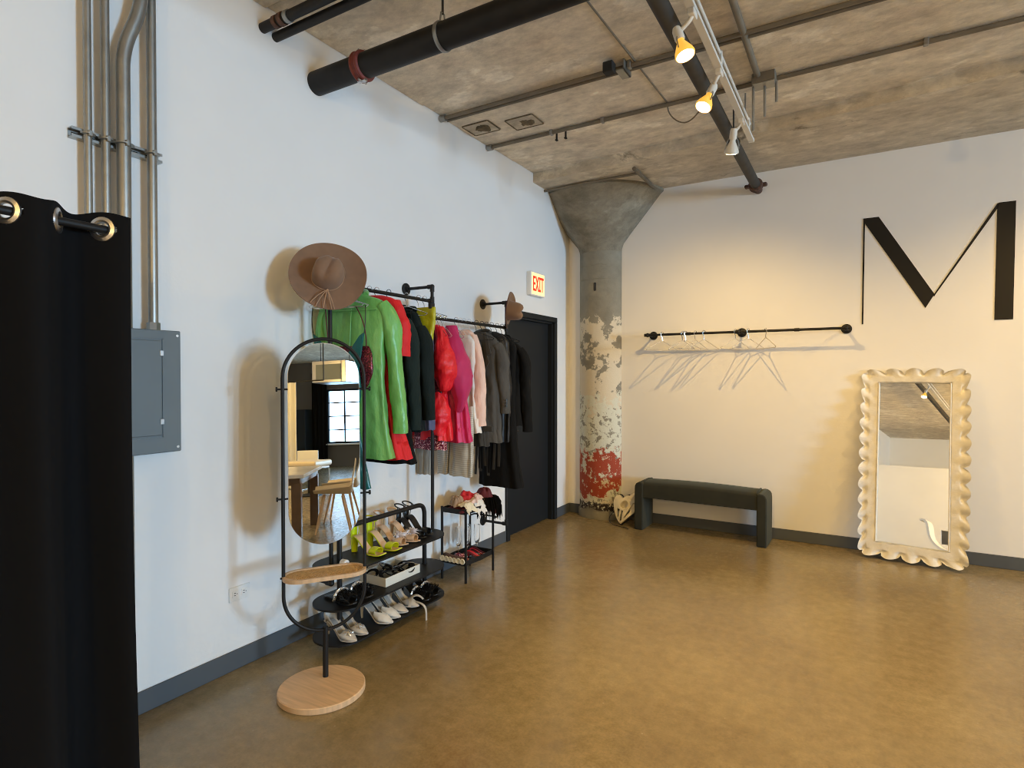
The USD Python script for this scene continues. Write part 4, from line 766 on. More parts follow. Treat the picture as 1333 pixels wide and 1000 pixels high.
g = Gar('blazer', 'charcoal grey wool blazer with buttoned cuff', 'jacket', 3.735, .05, zr=Z2, seed=19)
jacket(g, Z2 - .005, .995, 'grey', .56, .165, .055, spread=.02, buttons=2, drop=.03)
for k in range(3): part(g.t, 'cuff_button', lathe([(0, -.003), (.007, -.003), (.007, .002), (0, .003)], 10, g.W(A(.225, -.012, 1.275 + .022 * k)), (.9, -.4, 0)), 'blackleather')
for s_ in (0, 1): part(g.t, 'pocket_flap', place(bx(-.05, .05, -.008, .0, 1.085, 1.125, .003), g.W(A(.10 - .18 * s_, -.092, 0)) * A(1, 1, 0), .05), 'grey', None)
g = Gar('fringed_trousers', 'black trousers cut into hanging strips', 'trousers', 3.80, 0, zr=Z2, seed=20)
g.loft('waist', [(1.75, .0, .09, .02), (1.3, .0, .10, .03), (.98, .0, .11, .03)], 'blackcloth', .006, 5)
for k in range(9):
    u = -.115 + .028 * k; v0 = -.03 + .012 * (k % 3); zb = .80 - .05 * ((k * 7) % 4) * .5
    G_ = np.array([[(u + q + .01 * math.sin(k + 6 * z), v0 + .008 * math.sin(8 * z + k), z) for q in (-.011, 0, .011)] for z in np.linspace(1.0, zb, 10)]); part(g.t, 'strip', grid_solid(g.W(G_), .003), 'greydk' if k % 3 else 'blackcloth', 50)
g = Gar('satin_blouse', 'black satin blouse with draped front', 'blouse', 3.875, .06, zr=Z2, seed=21)
g.loft('body', [(1.85, 0, .04, .03), (1.82, 0, .10, .04), (1.76, .0, .15, .05), (1.5, .02, .15, .055), (1.1, .06, .10, .05), (.985, .07, .085, .05)], 'blacksatin', .012, 6)
g.loft('draped_collar', [(1.79, .06, .06, .03, -.04), (1.66, .09, .07, .035, -.05), (1.5, .10, .05, .03, -.05), (1.42, .10, .012, .01, -.05)], 'blacksatin', .012, 5)
g = Gar('long_coat', 'long black coat reaching lowest on the far rack', 'coat', 3.955, .0, zr=Z2, seed=22)
g.loft('body', [(1.84, 0, .04, .03), (1.80, 0, .12, .04), (1.72, 0, .175, .05), (1.3, .0, .17, .055), (.62, .045, .20, .07)], 'blackcloth', .008, 5)
g = Gar('blazer', 'black tailored jacket, garment nearest the door', 'jacket', 4.03, .10, zr=Z2, seed=23)
jacket(g, Z2 - .03, 1.10, 'blackcloth', .70, .19, .055, spread=.02, drop=.03)
# hangers: one under each garment and a few bare hooks
hl = [(2.275, .20, Z1, 'wire', 'thin wire hanger holding the teal slip dress'), (2.31, .22, Z1, 'wire', 'thin wire hanger holding the dark red sequined top'), (2.40, .26, Z1, 'wire', 'wire hanger inside the green satin blazer'), (2.535, .10, Z1, 'wire', 'wire hanger inside the red crepe dress'), (2.595, .10, Z1, 'wire', 'wire hanger of the black skirt behind the red dress'),
      (2.70, .06, Z1, 'dark', 'black hanger with a thick hook above the dark green blazer'), (2.865, -.06, Z1, 'wire', 'wire hanger inside the blackish green blazer'), (2.985, .04, Z1, 'bar', 'clip hanger carrying the chartreuse silk top'), (3.045, .05, Z1, 'wire', 'wire hanger inside the lavender shirt'),
      (3.195, 0, Z2, 'wire', 'wire hanger of the wine red sequined dress'), (3.24, 0, Z2, 'wire', 'wire hanger of the ivory grey trousers'), (3.265, -.1, Z2, 'clear', 'clear hanger of the scarlet puff-sleeved dress'), (3.40, .02, Z2, 'wire', 'wire hanger of the magenta organza dress'), (3.45, .03, Z2, 'clear', 'clear hanger of the sequined ivory trousers'), (3.50, .05, Z2, 'clear', 'clear hanger of the white cotton shirt'),
      (3.565, .1, Z2, 'clear', 'clear hanger of the blush pink blouse'), (3.66, 0, Z2, 'dark', 'black hanger of the stone grey skirt'), (3.735, .05, Z2, 'dark', 'black hanger of the charcoal grey blazer'), (3.80, 0, Z2, 'dark', 'black hanger of the black strip-cut trousers'), (3.875, .06, Z2, 'dark', 'black hanger of the black satin blouse'), (3.955, 0, Z2, 'dark', 'black hanger of the long black coat'), (4.03, .1, Z2, 'dark', 'black hanger of the jacket nearest the door')]
for (y, rot, zr, k, lab) in hl:
    hanger(lab, y, zr + .0125, rot, .18 if zr == Z1 else (.16 if y > 3.6 else .07), {'wire': 'chrome', 'dark': 'black', 'clear': 'clearplastic', 'bar': 'chrome'}[k], None)

# ================================================================ SHOE RACK AND SHOES
SHX0, SHX1, SHY0, SHY1 = -2.60, -2.30, 2.12, 3.11
SZT, SZM, SZB = .463, .258, .072
t = thing('shoe_rack', 'black metal shoe rack with three rounded shelves and a looped handle', 'shoe rack', (-2.45, 2.6, 0))
stad = LineString([(SHX0 + .15, SHY0 + .15), (SHX0 + .15, SHY1 - .15)]).buffer(.15, 24)
for z in (SZT, SZM, SZB): part(t, 'shelf', prism(stad, .010, (0, 0, z - .010), (1, 0, 0), (0, 1, 0)), 'black', None)
PX = -2.455
lp = [(PX, 2.265, .035), (PX, 2.265, .655), (PX, 3.0, .655), (PX, 3.0, .035)]
part(t, 'hoop', tube(bend(lp, .07, 9), .0145, 16), 'black')
for y in (2.265, 3.0):
    part(t, 'foot', cyl((PX, y, 0), (PX, y, .062), .018, 16), 'black')
    for z in (SZT, SZM): part(t, 'collar', cyl((PX, y, z - .025), (PX, y, z + .006), .019, 16), 'black')
def sole_z(s, h):                       # height of the insole line, heel s = 0 to toe s = 1
    if s < .14: return h
    q = min(max((s - .14) / .52, 0), 1); return h * (1 - (q * q * (3 - 2 * q))) + .007 + (.006 * ((s - .85) / .15) ** 2 if s > .85 else 0)
def width(s, toe):
    xs = [0, .08, .2, .45, .68, .82, .93, 1.0]; ws = {'point': [.018, .026, .028, .026, .037, .028, .014, .003], 'round': [.018, .027, .029, .029, .040, .039, .030, .012], 'square': [.018, .027, .029, .028, .038, .037, .034, .026]}[toe]
    return float(np.interp(s, xs, ws))
def shoe(name, label, o, rz, h=.095, L=.235, kind='pump', toe='point', mats=('whiteleather', 'whiteleather', 'greyleather'), group=None, heel='stiletto', deco=None, sc=1.0, tilt=0.0):
    """o: the point under the heel; the toe points along rz"""
    o = A(*o); c, q = math.cos(rz), math.sin(rz)
    def W(P):
        P = np.asarray(P, float) * sc; x, z = P[..., 0] * math.cos(tilt) + P[..., 2] * math.sin(tilt), -P[..., 0] * math.sin(tilt) + P[..., 2] * math.cos(tilt)
        return np.stack([o[0] + x * c - P[..., 1] * q, o[1] + x * q + P[..., 1] * c, o[2] + z], -1)
    t = thing(name, label, 'shoe', o, group); S = np.linspace(0, 1, 34)
    G = np.array([[(s * L, width(s, toe) * v, sole_z(s, h)) for v in np.linspace(-1, 1, 9)] for s in S]); part(t, 'sole', grid_solid(W(G), .005 * sc), mats[1], 45)
    part(t, 'insole', grid_solid(W(G * A(1, .9, 1) + A(0, 0, .0035)), .002 * sc), mats[2], 45)
    def shell(s0, s1, top, amax, m, nm, th=.0022):
        ss_ = np.linspace(s0, s1, 22); G = []
        for s in ss_:
            w, z, hh, am = width(s, toe) * 1.04, sole_z(s, h), top(s), amax(s)
            G.append([(s * L + (.008 * (math.cos(a) < -.5) if s < .05 else 0), w * math.sin(a) * (1.0 if abs(a) < 1.57 else .94), z + hh * .5 * (1 - math.cos(a)) - .001) for a in np.linspace(-am, am, 19)])
        return part(t, nm, grid_solid(W(np.array(G)), th * sc), m, 60)
    if kind == 'pump':
        shell(.0, .999, lambda s: float(np.interp(s, [0, .12, .4, .62, .8, 1], [.062, .058, .042, .046, .036, .008])), lambda s: float(np.interp(s, [0, .1, .45, .60, .68, 1], [2.2, 1.9, 1.35, 1.7, PI, PI])), mats[0], 'upper')
        hc = np.array([[(-.004 + .03 * (1 - math.cos(a)) , .027 * math.sin(a), h + z) for z in np.linspace(0, .055, 5)] for a in np.linspace(-1.5, 1.5, 13)]); part(t, 'heel_counter', grid_solid(W(hc), .002), mats[0], 60)
    elif kind == 'mule':
        shell(.52, .999, lambda s: float(np.interp(s, [.5, .62, .8, 1], [.05, .052, .038, .008])), lambda s: float(np.interp(s, [.5, .60, .68, 1], [2.3, 2.7, PI, PI])), mats[0], 'upper')
    elif kind in ('sandal', 'slide'):
        b0, b1 = (.66, .86) if kind == 'sandal' else (.50, .92)
        shell(b0, b1, lambda s: .05 if kind == 'slide' else .040, lambda s: PI, mats[0], 'toe_strap', .003)
    if kind == 'sandal' or deco == 'ankle':
        za = h + .085
        part(t, 'ankle_strap', tube(W(np.array([(.025 + .035 * math.cos(a), .031 * math.sin(a), za - .012 * math.cos(a)) for a in np.linspace(0, 2 * PI, 26)[:-1]])), .0035 * sc, 8, True, r2=.006 * sc), mats[0])
        for s_ in (-1, 1): part(t, 'side_strap', tube(W(spline([(.02, s_ * .026, h), (.025, s_ * .031, h + .04), (.03, s_ * .031, za)], 10)), .0025, 6), mats[0])
        hc = np.array([[(-.004 + .03 * (1 - math.cos(a)), .027 * math.sin(a), h + z) for z in np.linspace(0, .06, 5)] for a in np.linspace(-1.2, 1.2, 11)]); part(t, 'heel_counter', grid_solid(W(hc), .002), mats[0], 60)
    if h > .02:
        r0, r1 = ((.020, .0055) if heel == 'stiletto' else (.023, .018))
        part(t, 'heel', tube(W(spline([(.022, 0, h + .003), (.018, 0, h * .65), (.017, 0, h * .3), (.018, 0, 0)], 10)), np.linspace(r0, r1, 10) * sc if heel != 'stiletto' else np.interp(np.linspace(0, 1, 10), [0, .3, 1], [r0, .010, r1]) * sc, 14), mats[1])
    if deco == 'fluff':
        V = []
        for k in range(70):
            a, b = RNG.uniform(0, 2 * PI), RNG.uniform(.1, 1.3); b0 = A(L * .72, 0, .045); d_ = A(math.cos(a) * math.sin(b), math.sin(a) * math.sin(b), math.cos(b) * .8); ln = RNG.uniform(.035, .065)
            V.append(tube(W(np.array([b0 + d_ * .01, b0 + d_ * ln * .6 + A(0, 0, .006), b0 + d_ * ln - A(0, 0, .006)])), [.003, .0045, .001], 4, r2=[.001, .0012, .0005]))
        part(t, 'feather_puff', cat(*V), 'feather', None, kind='stuff', label='white feather puff')
    if deco == 'furband':
        V = [] ; 
        for k in range(150):
            s = RNG.uniform(.50, .95); a = RNG.uniform(-1.5, 1.5); w = width(s, toe) + .012; p = A(s * L, w * math.sin(a), sole_z(s, h) + .048 * math.cos(a)); d_ = unit(A(RNG.normal(0, .4), math.sin(a) + RNG.normal(0, .4), math.cos(a))); V.append(tube(W(np.array([p - d_ * .006, p + d_ * RNG.uniform(.012, .024)])), [.0035, .0008], 4))
        part(t, 'fluff', cat(*V), 'fur', None, kind='stuff', label='black fluff')
        part(t, 'crystal_band', tube(W(np.array([(L * .54, (width(.55, toe) + .016) * math.sin(a), .012 + .056 * math.cos(a)) for a in np.linspace(-1.5, 1.5, 20)])), .006, 7, r2=.010, wob=lambda t_, th: 1 + .3 * np.sin(40 * t_ + th * 3)), 'crystal')
    if deco == 'jewel':
        V = []
        for k in range(34):
            s, v = RNG.uniform(.60, .86), RNG.uniform(-.7, .7); V.append(lathe([(0, -.003), (.0055, 0), (.003, .005), (0, .006)], 6, W(A(s * L, v * width(s, toe), .034 + .010 * (1 - v * v))), (RNG.normal(0, .4), RNG.normal(0, .4), 1)))
        part(t, 'jewel_cluster', cat(*V), 'crystal', None, kind='stuff', label='cluster of silver stones')
    if deco == 'bow':
        for k, P in enumerate(([(L * .72, .0, .04), (L * .86, -.04, .055), (L * .95, -.075, .03)], [(L * .72, 0, .04), (L * .80, .03, .06), (L * .98, .055, .035)], [(L * .72, 0, .038), (L * .95, .01, .03), (L * 1.16, .012, .01), (L * 1.20, .014, -.03), (L * 1.19, .02, -.085)])):
            part(t, 'ribbon', tube(W(spline(P, 16)), .0025, 6, r2=.011), mats[0])
    return t
LG, NG = 'bottom', 'top'
def toe_o(tx_, ty_, rz, L=.235): return (tx_ - L * math.cos(rz), ty_ - L * math.sin(rz))
def put(name, label, tx_, ty_, z, rz, **k):
    x, y = toe_o(tx_, ty_, rz, k.get('L', .235) * k.get('sc', 1)); return shoe(name, label, (x, y, z), rz, **k)
E_ = .002
NE = dict(h=.088, kind='sandal', toe='square', mats=('neon', 'neon', 'nude'), heel='block')
put('sandal', 'neon yellow heeled sandal, left one of the pair on the top shelf', -2.325, 2.475, SZT + E_, .06, **NE)
put('sandal', 'neon yellow heeled sandal, right one of the pair on the top shelf', -2.315, 2.600, SZT + E_, .10, **NE)
FE = dict(h=.095, kind='sandal', toe='point', mats=('nude', 'nude', 'nude'), deco='fluff')
put('sandal', 'nude heeled sandal with white feather puff, beside the neon yellow pair', -2.340, 2.705, SZT + E_, .12, **FE)
put('sandal', 'nude heeled sandal with white feather puff, beside the black heels', -2.325, 2.800, SZT + E_, .08, **FE)
BK = dict(h=.10, kind='sandal', toe='point', mats=('blackleather', 'blackleather', 'blackleather'))
put('sandal', 'black heeled sandal on the top shelf, next to the feathered pair', -2.345, 2.885, SZT + E_, .05, **BK)
put('sandal', 'black heeled sandal at the far end of the top shelf', -2.355, 2.965, SZT + E_, .02, **BK)
FS = dict(h=.006, kind='slide', toe='round', mats=('blackleather', 'blackleather', 'blackleather'), deco='furband', L=.24)
put('fluffy_slide', 'fluffy black slide with crystal band on the middle shelf, near end', -2.320, 2.250, SZM + E_, -.05, **FS)
put('fluffy_slide', 'fluffy black slide with crystal band on the middle shelf, touching the white box side', -2.318, 2.372, SZM + E_, .05, **FS)
JW = dict(h=.075, kind='pump', toe='point', mats=('silverleather', 'silverleather', 'greyleather'), deco='jewel')
put('pump', 'pearly pump with silver stone cluster, nearest shoe on the bottom shelf', -2.285, 2.225, SZB + E_, -.02, **JW)
put('pump', 'pearly pump with silver stone cluster, second on the bottom shelf', -2.295, 2.318, SZB + E_, .0, **JW)
WM = dict(h=.085, kind='mule', toe='point', mats=('whiteleather', 'whiteleather', 'greyleather'), L=.24)
put('mule', 'white pointed mule on the bottom shelf, left one of the front pair', -2.278, 2.500, SZB + E_, .10, **WM)
put('mule', 'white pointed mule on the bottom shelf, right one of the front pair', -2.292, 2.580, SZB + E_, .12, **WM)
SV = dict(h=.085, kind='pump', toe='point', mats=('silverleather', 'whiteleather', 'greyleather'), L=.235)
put('pump', 'silver white satin pump standing behind the white mules', -2.305, 2.660, SZB + E_, .10, **SV)
put('pump', 'white pump with ribbon trailing over the edge of the bottom shelf', -2.305, 2.760, SZB + E_, .06, deco='bow', **SV)
FB = dict(h=.08, kind='slide', toe='round', mats=('blackleather', 'blackleather', 'blackleather'), deco='furband', L=.235)
put('fluffy_heel', 'fluffy black heel with crystal band on the bottom shelf, beside the ribboned pump', -2.315, 2.880, SZB + E_, .05, **FB)
put('fluffy_heel', 'fluffy black heel with crystal band at the far end of the bottom shelf', -2.322, 2.975, SZB + E_, .02, **FB)
# white tray box with dark accessories
bw = thing('tray_box', 'shallow ivory box full of black accessories on the middle shelf', 'box', (-2.46, 2.69, SZM))
X0, X1, Y0, Y1 = -2.575, -2.365, 2.535, 2.845; z0 = SZM + E_
part(bw, 'tray_bottom', bx(X0, X1, Y0, Y1, z0, z0 + .004), 'ivorybox', None)
for nm, q in (('front_panel', (X1 - .005, X1, Y0, Y1)), ('back_panel', (X0, X0 + .005, Y0, Y1)), ('side_panel', (X0 + .005, X1 - .005, Y0, Y0 + .005)), ('side_panel', (X0 + .005, X1 - .005, Y1 - .005, Y1))): part(bw, nm, bx(*q, z0 + .003, z0 + .052, .001), 'ivorybox', None)
LAB = ['black leather band nearest the corner of the ivory box', 'black leather band at the back left of the ivory box', 'black leather band in the middle of the ivory box', 'twisted black band at the front of the ivory box', 'black band piled highest in the ivory box', 'black band at the far back of the ivory box', 'narrow black band at the far end of the ivory box']
for k in range(7):
    cx, cy = X0 + .045 + .035 * ((k * 3) % 4), Y0 + .05 + .036 * k; r_ = .034 + .008 * (k % 3)
    P = [(cx + r_ * 1.15 * math.cos(a) , cy + r_ * math.sin(a), z0 + .034 + .018 * math.sin(a * (1 + k % 2) + k) + .006 * (k % 3)) for a in np.linspace(0, 2 * PI, 30)[:-1]]
    tt = thing('accessory_band', LAB[k], 'accessory', (cx, cy, z0 + .01)); part(tt, 'band', tube(P, .004, 8, True, r2=.010 + .003 * (k % 2)), 'blackleather' if k % 3 else 'blackcloth'); part(tt, 'buckle', place(bx(-.007, .007, -.005, .005, -.004, .004, .002), P[(k * 5) % 29]), 'silver', None)
for k, (cx, cy, lab) in enumerate(((-2.44, 2.735, 'thin silver hoop in the middle of the ivory box'), (-2.42, 2.80, 'thin silver hoop at the far end of the ivory box'))):
    single('silver_hoop', lab, 'bracelet', tube([(cx + .034 * math.cos(a), cy + .034 * math.sin(a), z0 + .062 + .016 * math.cos(a + k)) for a in np.linspace(0, 2 * PI, 34)[:-1]], .0032, 8, True), 'silver')
t = thing('paper_roll', 'small white roll on the near end of the top shelf', 'roll', (-2.36, 2.23, SZT))
part(t, 'roll', lathe([(.007, 0), (.019, 0), (.021, .002), (.021, .034), (.019, .036), (.007, .036), (.007, 0)], 28, (-2.40, 2.232, SZT + .0215), (1, 0, 0)), 'white'); part(t, 'core', lathe([(.0055, -.001), (.0075, -.001), (.0075, .037), (.0055, .037), (.0055, -.001)], 16, (-2.40, 2.232, SZT + .0215), (1, 0, 0)), 'greyleather')

# ================================================================ BAR CART WITH LINGERIE, GLASSES AND JEWELLERY
CL = [(-2.632, 3.42), (-2.418, 3.42), (-2.405, 3.765), (-2.62, 3.765)]
t = thing('side_cart', 'slim black two-tier cart between the shoe rack and the door', 'cart', (-2.52, 3.59, 0))
for (x, y) in CL: part(t, 'leg', bx(x - .0075, x + .0075, y - .0075, y + .0075, 0, .538, .002), 'black', None)
def tray(z, nm):
    pl = Polygon([(-2.626, 3.415), (-2.424, 3.415), (-2.405, 3.59), (-2.411, 3.77), (-2.614, 3.77), (-2.632, 3.59)]); b = part(t, nm, prism(pl, .004, (0, 0, z), (1, 0, 0), (0, 1, 0)), 'black', None)
    part(b, 'rim', prism(pl.buffer(.002).difference(pl.buffer(-.003)), .035, (0, 0, z), (1, 0, 0), (0, 1, 0)), 'black', None)
TB, TT = .125, .497
tray(TB, 'lower_tray'); tray(TT, 'upper_tray')
part(t, 'cart_handle', tube(bend([(-2.62, 3.77, .40), (-2.62, 3.83, .40), (-2.405, 3.83, .40), (-2.405, 3.77, .40)], .02), .006, 10), 'black')
def pile(name, label, cat_, pts, z, h, m, seed, edge=.02, drop=None, n=30, group=None, th=.004):
    """a crumpled cloth lying inside the outline pts; drop(x, y) lowers it where it hangs over an edge"""
    poly = Polygon(pts); x0, y0, x1, y1 = poly.bounds; cx, cy = poly.centroid.x, poly.centroid.y; G = []
    for a in np.linspace(0, 2 * PI, n * 2, endpoint=False):
        ray_ = LineString([(cx, cy), (cx + 2 * math.cos(a), cy + 2 * math.sin(a))]).intersection(poly.exterior); p = ray_ if ray_.geom_type == 'Point' else list(ray_.geoms)[0]; R = math.hypot(p.x - cx, p.y - cy) * (1 + .16 * math.sin(5 * a + seed) + .10 * math.sin(11 * a + 2 * seed)); row = []
        for q in np.linspace(.02, 1, 16):
            x, y = cx + R * q * math.cos(a), cy + R * q * math.sin(a); f = 2 * (meshkit.fbm(A(x * 26, y * 26, seed * 5.3), 3, seed) - .5)
            zz_ = z + h * (1 - q ** 2.5) * (.75 + .6 * f) + .012 * f + .006
            if drop: zz_ += drop(x, y)
            row.append((x + .01 * math.sin(40 * y + seed), y + .01 * math.sin(45 * x), max(zz_, z - .35)))
        G.append(row)
    return single(name, label, cat_, grid_solid(np.array(G), th, True), m, group, 60)
pz = TT + .008
pile('lace_pile', 'dark lace garment spread under the lingerie on the cart', 'lingerie', [(-2.615, 3.43), (-2.43, 3.43), (-2.42, 3.74), (-2.61, 3.74)], pz, .055, 'winelace', 1)
pile('knit_scrap', 'beige lace garment standing up at the left of the cart top', 'lingerie', [(-2.60, 3.44), (-2.50, 3.45), (-2.49, 3.56), (-2.60, 3.56)], pz + .03, .085, 'beigecloth', 2)
pile('red_garment', 'bright red lace garment topping the pile on the cart', 'lingerie', [(-2.60, 3.54), (-2.48, 3.52), (-2.47, 3.70), (-2.59, 3.72)], pz + .055, .07, 'redlace', 3)
pile('pink_garment', 'pale pink lace garment below the red one on the cart', 'lingerie', [(-2.50, 3.50), (-2.43, 3.50), (-2.425, 3.70), (-2.48, 3.71)], pz + .05, .05, 'pinkcloth', 4, drop=lambda x, y: -.12 * max(0, x + 2.44) * 4)
pile('cream_garment', 'cream garment hanging over the front rim of the cart top', 'lingerie', [(-2.50, 3.43), (-2.39, 3.43), (-2.392, 3.53), (-2.48, 3.54)], pz + .04, .02, 'creamcloth', 5, drop=lambda x, y: -1.1 * max(0, x + 2.425))
pile('white_garment', 'grey white cotton garment drooping over the long side of the cart', 'lingerie', [(-2.47, 3.55), (-2.385, 3.55), (-2.385, 3.66), (-2.46, 3.66)], pz + .045, .02, 'whitecloth', 6, drop=lambda x, y: -1.6 * max(0, x + 2.43))
bb_ = thing('feathered_garment', 'black feathered garment hanging off the far corner of the cart', 'lingerie', (-2.45, 3.75, pz))
G = []
for a in np.linspace(0, 2 * PI, 40, endpoint=False):
    G.append([(-2.46 + q * .10 * math.cos(a), 3.735 + q * .075 * math.sin(a), pz + .075 + .05 * (1 - q ** 2) - (.11 * max(0, q - .45) * (1.0 + .5 * math.cos(a - .4)) * 1.4) + .012 * math.sin(5 * a + 6 * q)) for q in np.linspace(.03, 1, 12)])
part(bb_, 'lace_body', grid_solid(np.array(G), .006, True), 'winelace', 60)
V = []
for k in range(150):
    a = RNG.uniform(-1.6, 1.9); q = RNG.uniform(.7, 1.05); p = A(-2.46 + q * .10 * math.cos(a), 3.735 + q * .08 * math.sin(a), pz + .07); ln = RNG.uniform(.07, .17); d_ = A(math.cos(a) * .25, math.sin(a) * .25, -1); V.append(tube([p, p + d_ * ln * .5 + A(.01 * math.cos(a), .01 * math.sin(a), .01), p + d_ * ln], [.006, .008, .001], 4, r2=[.0015, .002, .0006]))
part(bb_, 'feather_fringe', cat(*V), 'fur', None, kind='stuff', label='hanging black feather fringe')
# champagne flutes
fl = [(-2.585, 3.56, 'champagne flute at the back left of the lower cart tray'), (-2.53, 3.60, 'champagne flute in the middle of the lower cart tray'), (-2.575, 3.665, 'champagne flute at the back right of the lower cart tray'), (-2.51, 3.70, 'champagne flute nearest the right end of the lower cart tray')]
f0 = None
for i, (x, y, lab) in enumerate(fl):
    if i == 0:
        f0 = thing('champagne_flute', lab, 'glass', (x, y, TB + .0055), 'flutes on the cart')
        part(f0, 'bowl', lathe([(.004, .075), (.012, .082), (.021, .11), (.0245, .15), (.0225, .225), (.0212, .225), (.0232, .15), (.0196, .112), (.010, .086), (0, .082), (0, .075), (.004, .075)], 28, (x, y, TB + .0055)), 'glass', 50)
        part(f0, 'stem', lathe([(0, .002), (.006, .003), (.0032, .012), (.003, .068), (.004, .0755), (0, .0755)], 16, (x, y, TB + .0055)), 'glass', 50); part(f0, 'foot', lathe([(0, 0), (.031, 0), (.031, .0015), (.008, .004), (0, .004)], 28, (x, y, TB + .0055)), 'glass', 50)
    else: dup(f0, (x, y, TB + .0055), .3 * i, lab, 'flutes on the cart')
pile('bead_pouch', 'pink and grey beaded pouch on the lower cart tray', 'pouch', [(-2.60, 3.44), (-2.48, 3.44), (-2.47, 3.56), (-2.59, 3.56)], TB + .006, .04, 'sequinpink', 7)
t = thing('garland_collar', 'brown and cream scalloped collar at the near end of the lower tray', 'collar', (-2.5, 3.43, TB + .04))
part(t, 'brown_band', tube(spline([(-2.625, 3.45, TB + .05), (-2.56, 3.425, TB + .052), (-2.48, 3.42, TB + .05), (-2.425, 3.44, TB + .045)], 24), .012, 10, r2=.020), 'rust')
for k, x in enumerate(np.linspace(-2.615, -2.435, 6)): part(t, 'scallop', grid_solid(np.array([[(x + q * .021 * math.cos(a), 3.405 - .006 * q, TB + .035 + q * .020 * math.sin(a)) for q in np.linspace(.05, 1, 5)] for a in np.linspace(0, 2 * PI, 20, endpoint=False)]), .008, True), 'creamcloth', 60)
t = thing('ribbon_bunch', 'crimson ribbons lying on the lower cart tray under the flutes', 'ribbon', (-2.46, 3.6, TB + .01))
for k in range(5): part(t, 'ribbon', tube(spline([(-2.55 + .01 * k, 3.54 + .02 * k, TB + .012), (-2.50, 3.57 + .014 * k, TB + .05 + .006 * k), (-2.445, 3.575 + .026 * k, TB + .030), (-2.425, 3.60 + .03 * k, TB + .012)], 14), .003, 6, r2=.009), 'redlace' if k % 2 else 'winelace')
t = thing('bead_strand', 'pale bead strand curled at the front of the lower cart tray', 'beads', (-2.44, 3.66, TB + .01))
for k in range(16):
    a = k * .5; part(t, 'bead', trimesh.creation.icosphere(1, .0085) .apply_translation((-2.45 + .026 * math.cos(a), 3.655 + .045 * math.sin(a * .8), TB + .014 + .002 * (k % 2))), 'crystal' if k % 2 else 'whiteleather')

# ================================================================ BENCH
BO, BR = A(-1.862, 5.475, 0), math.radians(-1.6); BU, BV = A(math.cos(BR), math.sin(BR), 0), A(-math.sin(BR), math.cos(BR), 0)
def bw_(m): return place(m, BO, BR)
bn = thing('bench', 'dark green velvet bench with slab legs under the wall bar', 'bench', BO)
def slab_leg(x0, outer):
    pl = Polygon([(0, 0), (.085, 0), (.085, .44), (.085, .462), (.06, .468), (.035, .464), (.015, .452), (.003, .43), (0, .40)])
    if outer < 0: pl = Polygon([(.085 - x, z) for x, z in pl.exterior.coords])
    pl = pl.buffer(-.012).buffer(.012, 6); m = prism(pl, .30, (x0, .31, 0), (1, 0, 0), (0, 0, 1)); 
    M_ = m3.Manifold.batch_hull([m3.Manifold.sphere(.012, 10).translate((x0 + x, y, max(z, .012))) for x, z in Polygon(pl).buffer(-.012).exterior.coords for y in (.018, .305)]); return fm(M_)
part(bn, 'leg', bw_(slab_leg(0, 1)), 'velvet', 50); part(bn, 'leg', bw_(slab_leg(1.115, -1)), 'velvet', 50)
G = []
prof = [(.012, .32), (.012, .44), (.02, .457), (.05, .472), (.16, .482), (.27, .472), (.30, .457), (.308, .44), (.308, .32)]
ms = []
xs = np.linspace(.078, 1.122, 30)
V = np.array([[(x, y, z + (.012 * math.sin(PI * (x - .078) / 1.044) - .004 if z > .43 else 0)) for (y, z) in prof] for x in xs])
k = len(prof); F = []
for i in range(len(xs) - 1):
    for j in range(k): j2 = (j + 1) % k; F += [(i * k + j, (i + 1) * k + j, (i + 1) * k + j2), (i * k + j, (i + 1) * k + j2, i * k + j2)]
F += [(0, j, j + 1) for j in range(1, k - 1)] + [((len(xs) - 1) * k, (len(xs) - 1) * k + j + 1, (len(xs) - 1) * k + j) for j in range(1, k - 1)]
part(bn, 'seat', bw_(tm(V.reshape(-1, 3), F)), 'velvet', 50)
for x in (.088, 1.112): part(bn, 'piping', bw_(tube([(x, y, z + .002) for y, z in prof[1:8]], .004, 6)), 'velvet')

# cream sculptural piece between column and bench
sh = thing('shell_ornament', 'cream hollow heart-shaped ornament with black rim leaning between column and bench', 'ornament', (-2.02, 5.60, 0))
SO, SUx = A(-2.025, 5.555, 0.02), unit(A(.95, -.15, 0)); SUz = unit(A(.20, .28, .93)); SN = np.cross(SUx, SUz)
def sp(u, w, n=0): return SO + SUx * u + SUz * w + SN * n
ol = [(0, 0), (-.05, .05), (-.105, .145), (-.135, .22), (-.125, .265), (-.085, .275), (-.05, .245), (-.01, .285), (.04, .275), (.09, .285), (.135, .235), (.12, .15), (.06, .06)]
oc = Polygon([(p[0], p[1]) for p in spline(np.array([(*q, 0) for q in ol + [ol[0]]]), 60)]).buffer(.004)
holes = Point(0.0, .185).buffer(.042).union(Polygon([(-.012, .03), (.004, .03), (.004, .12), (-.008, .125)]).buffer(.004)).union(Polygon([(-.045, .07), (-.032, .06), (-.035, .13), (-.06, .14)]).buffer(.004))
for k in range(4): holes = holes.union(Polygon([(.03 + .012 * k, .06 + .03 * k), (.042 + .013 * k, .066 + .03 * k), (.075 + .006 * k, .13 + .03 * k), (.06 + .006 * k, .13 + .03 * k)]).buffer(.002))
def dome(m):
    v = np.array(m.vertices); d = v - SO; u, w = d @ SUx, d @ SUz; m = m.copy(); m.vertices = v + SN[None] * (.035 * np.cos(np.clip(u / .14, -1, 1) * PI / 2) * np.sin(np.clip(w / .28, 0, 1) * PI))[:, None]; return m
fc = prism(oc.difference(holes), .016, SO, SUx, SUz)
part(sh, 'face', dome(fc.subdivide_to_size(.03)), 'cream', 40)
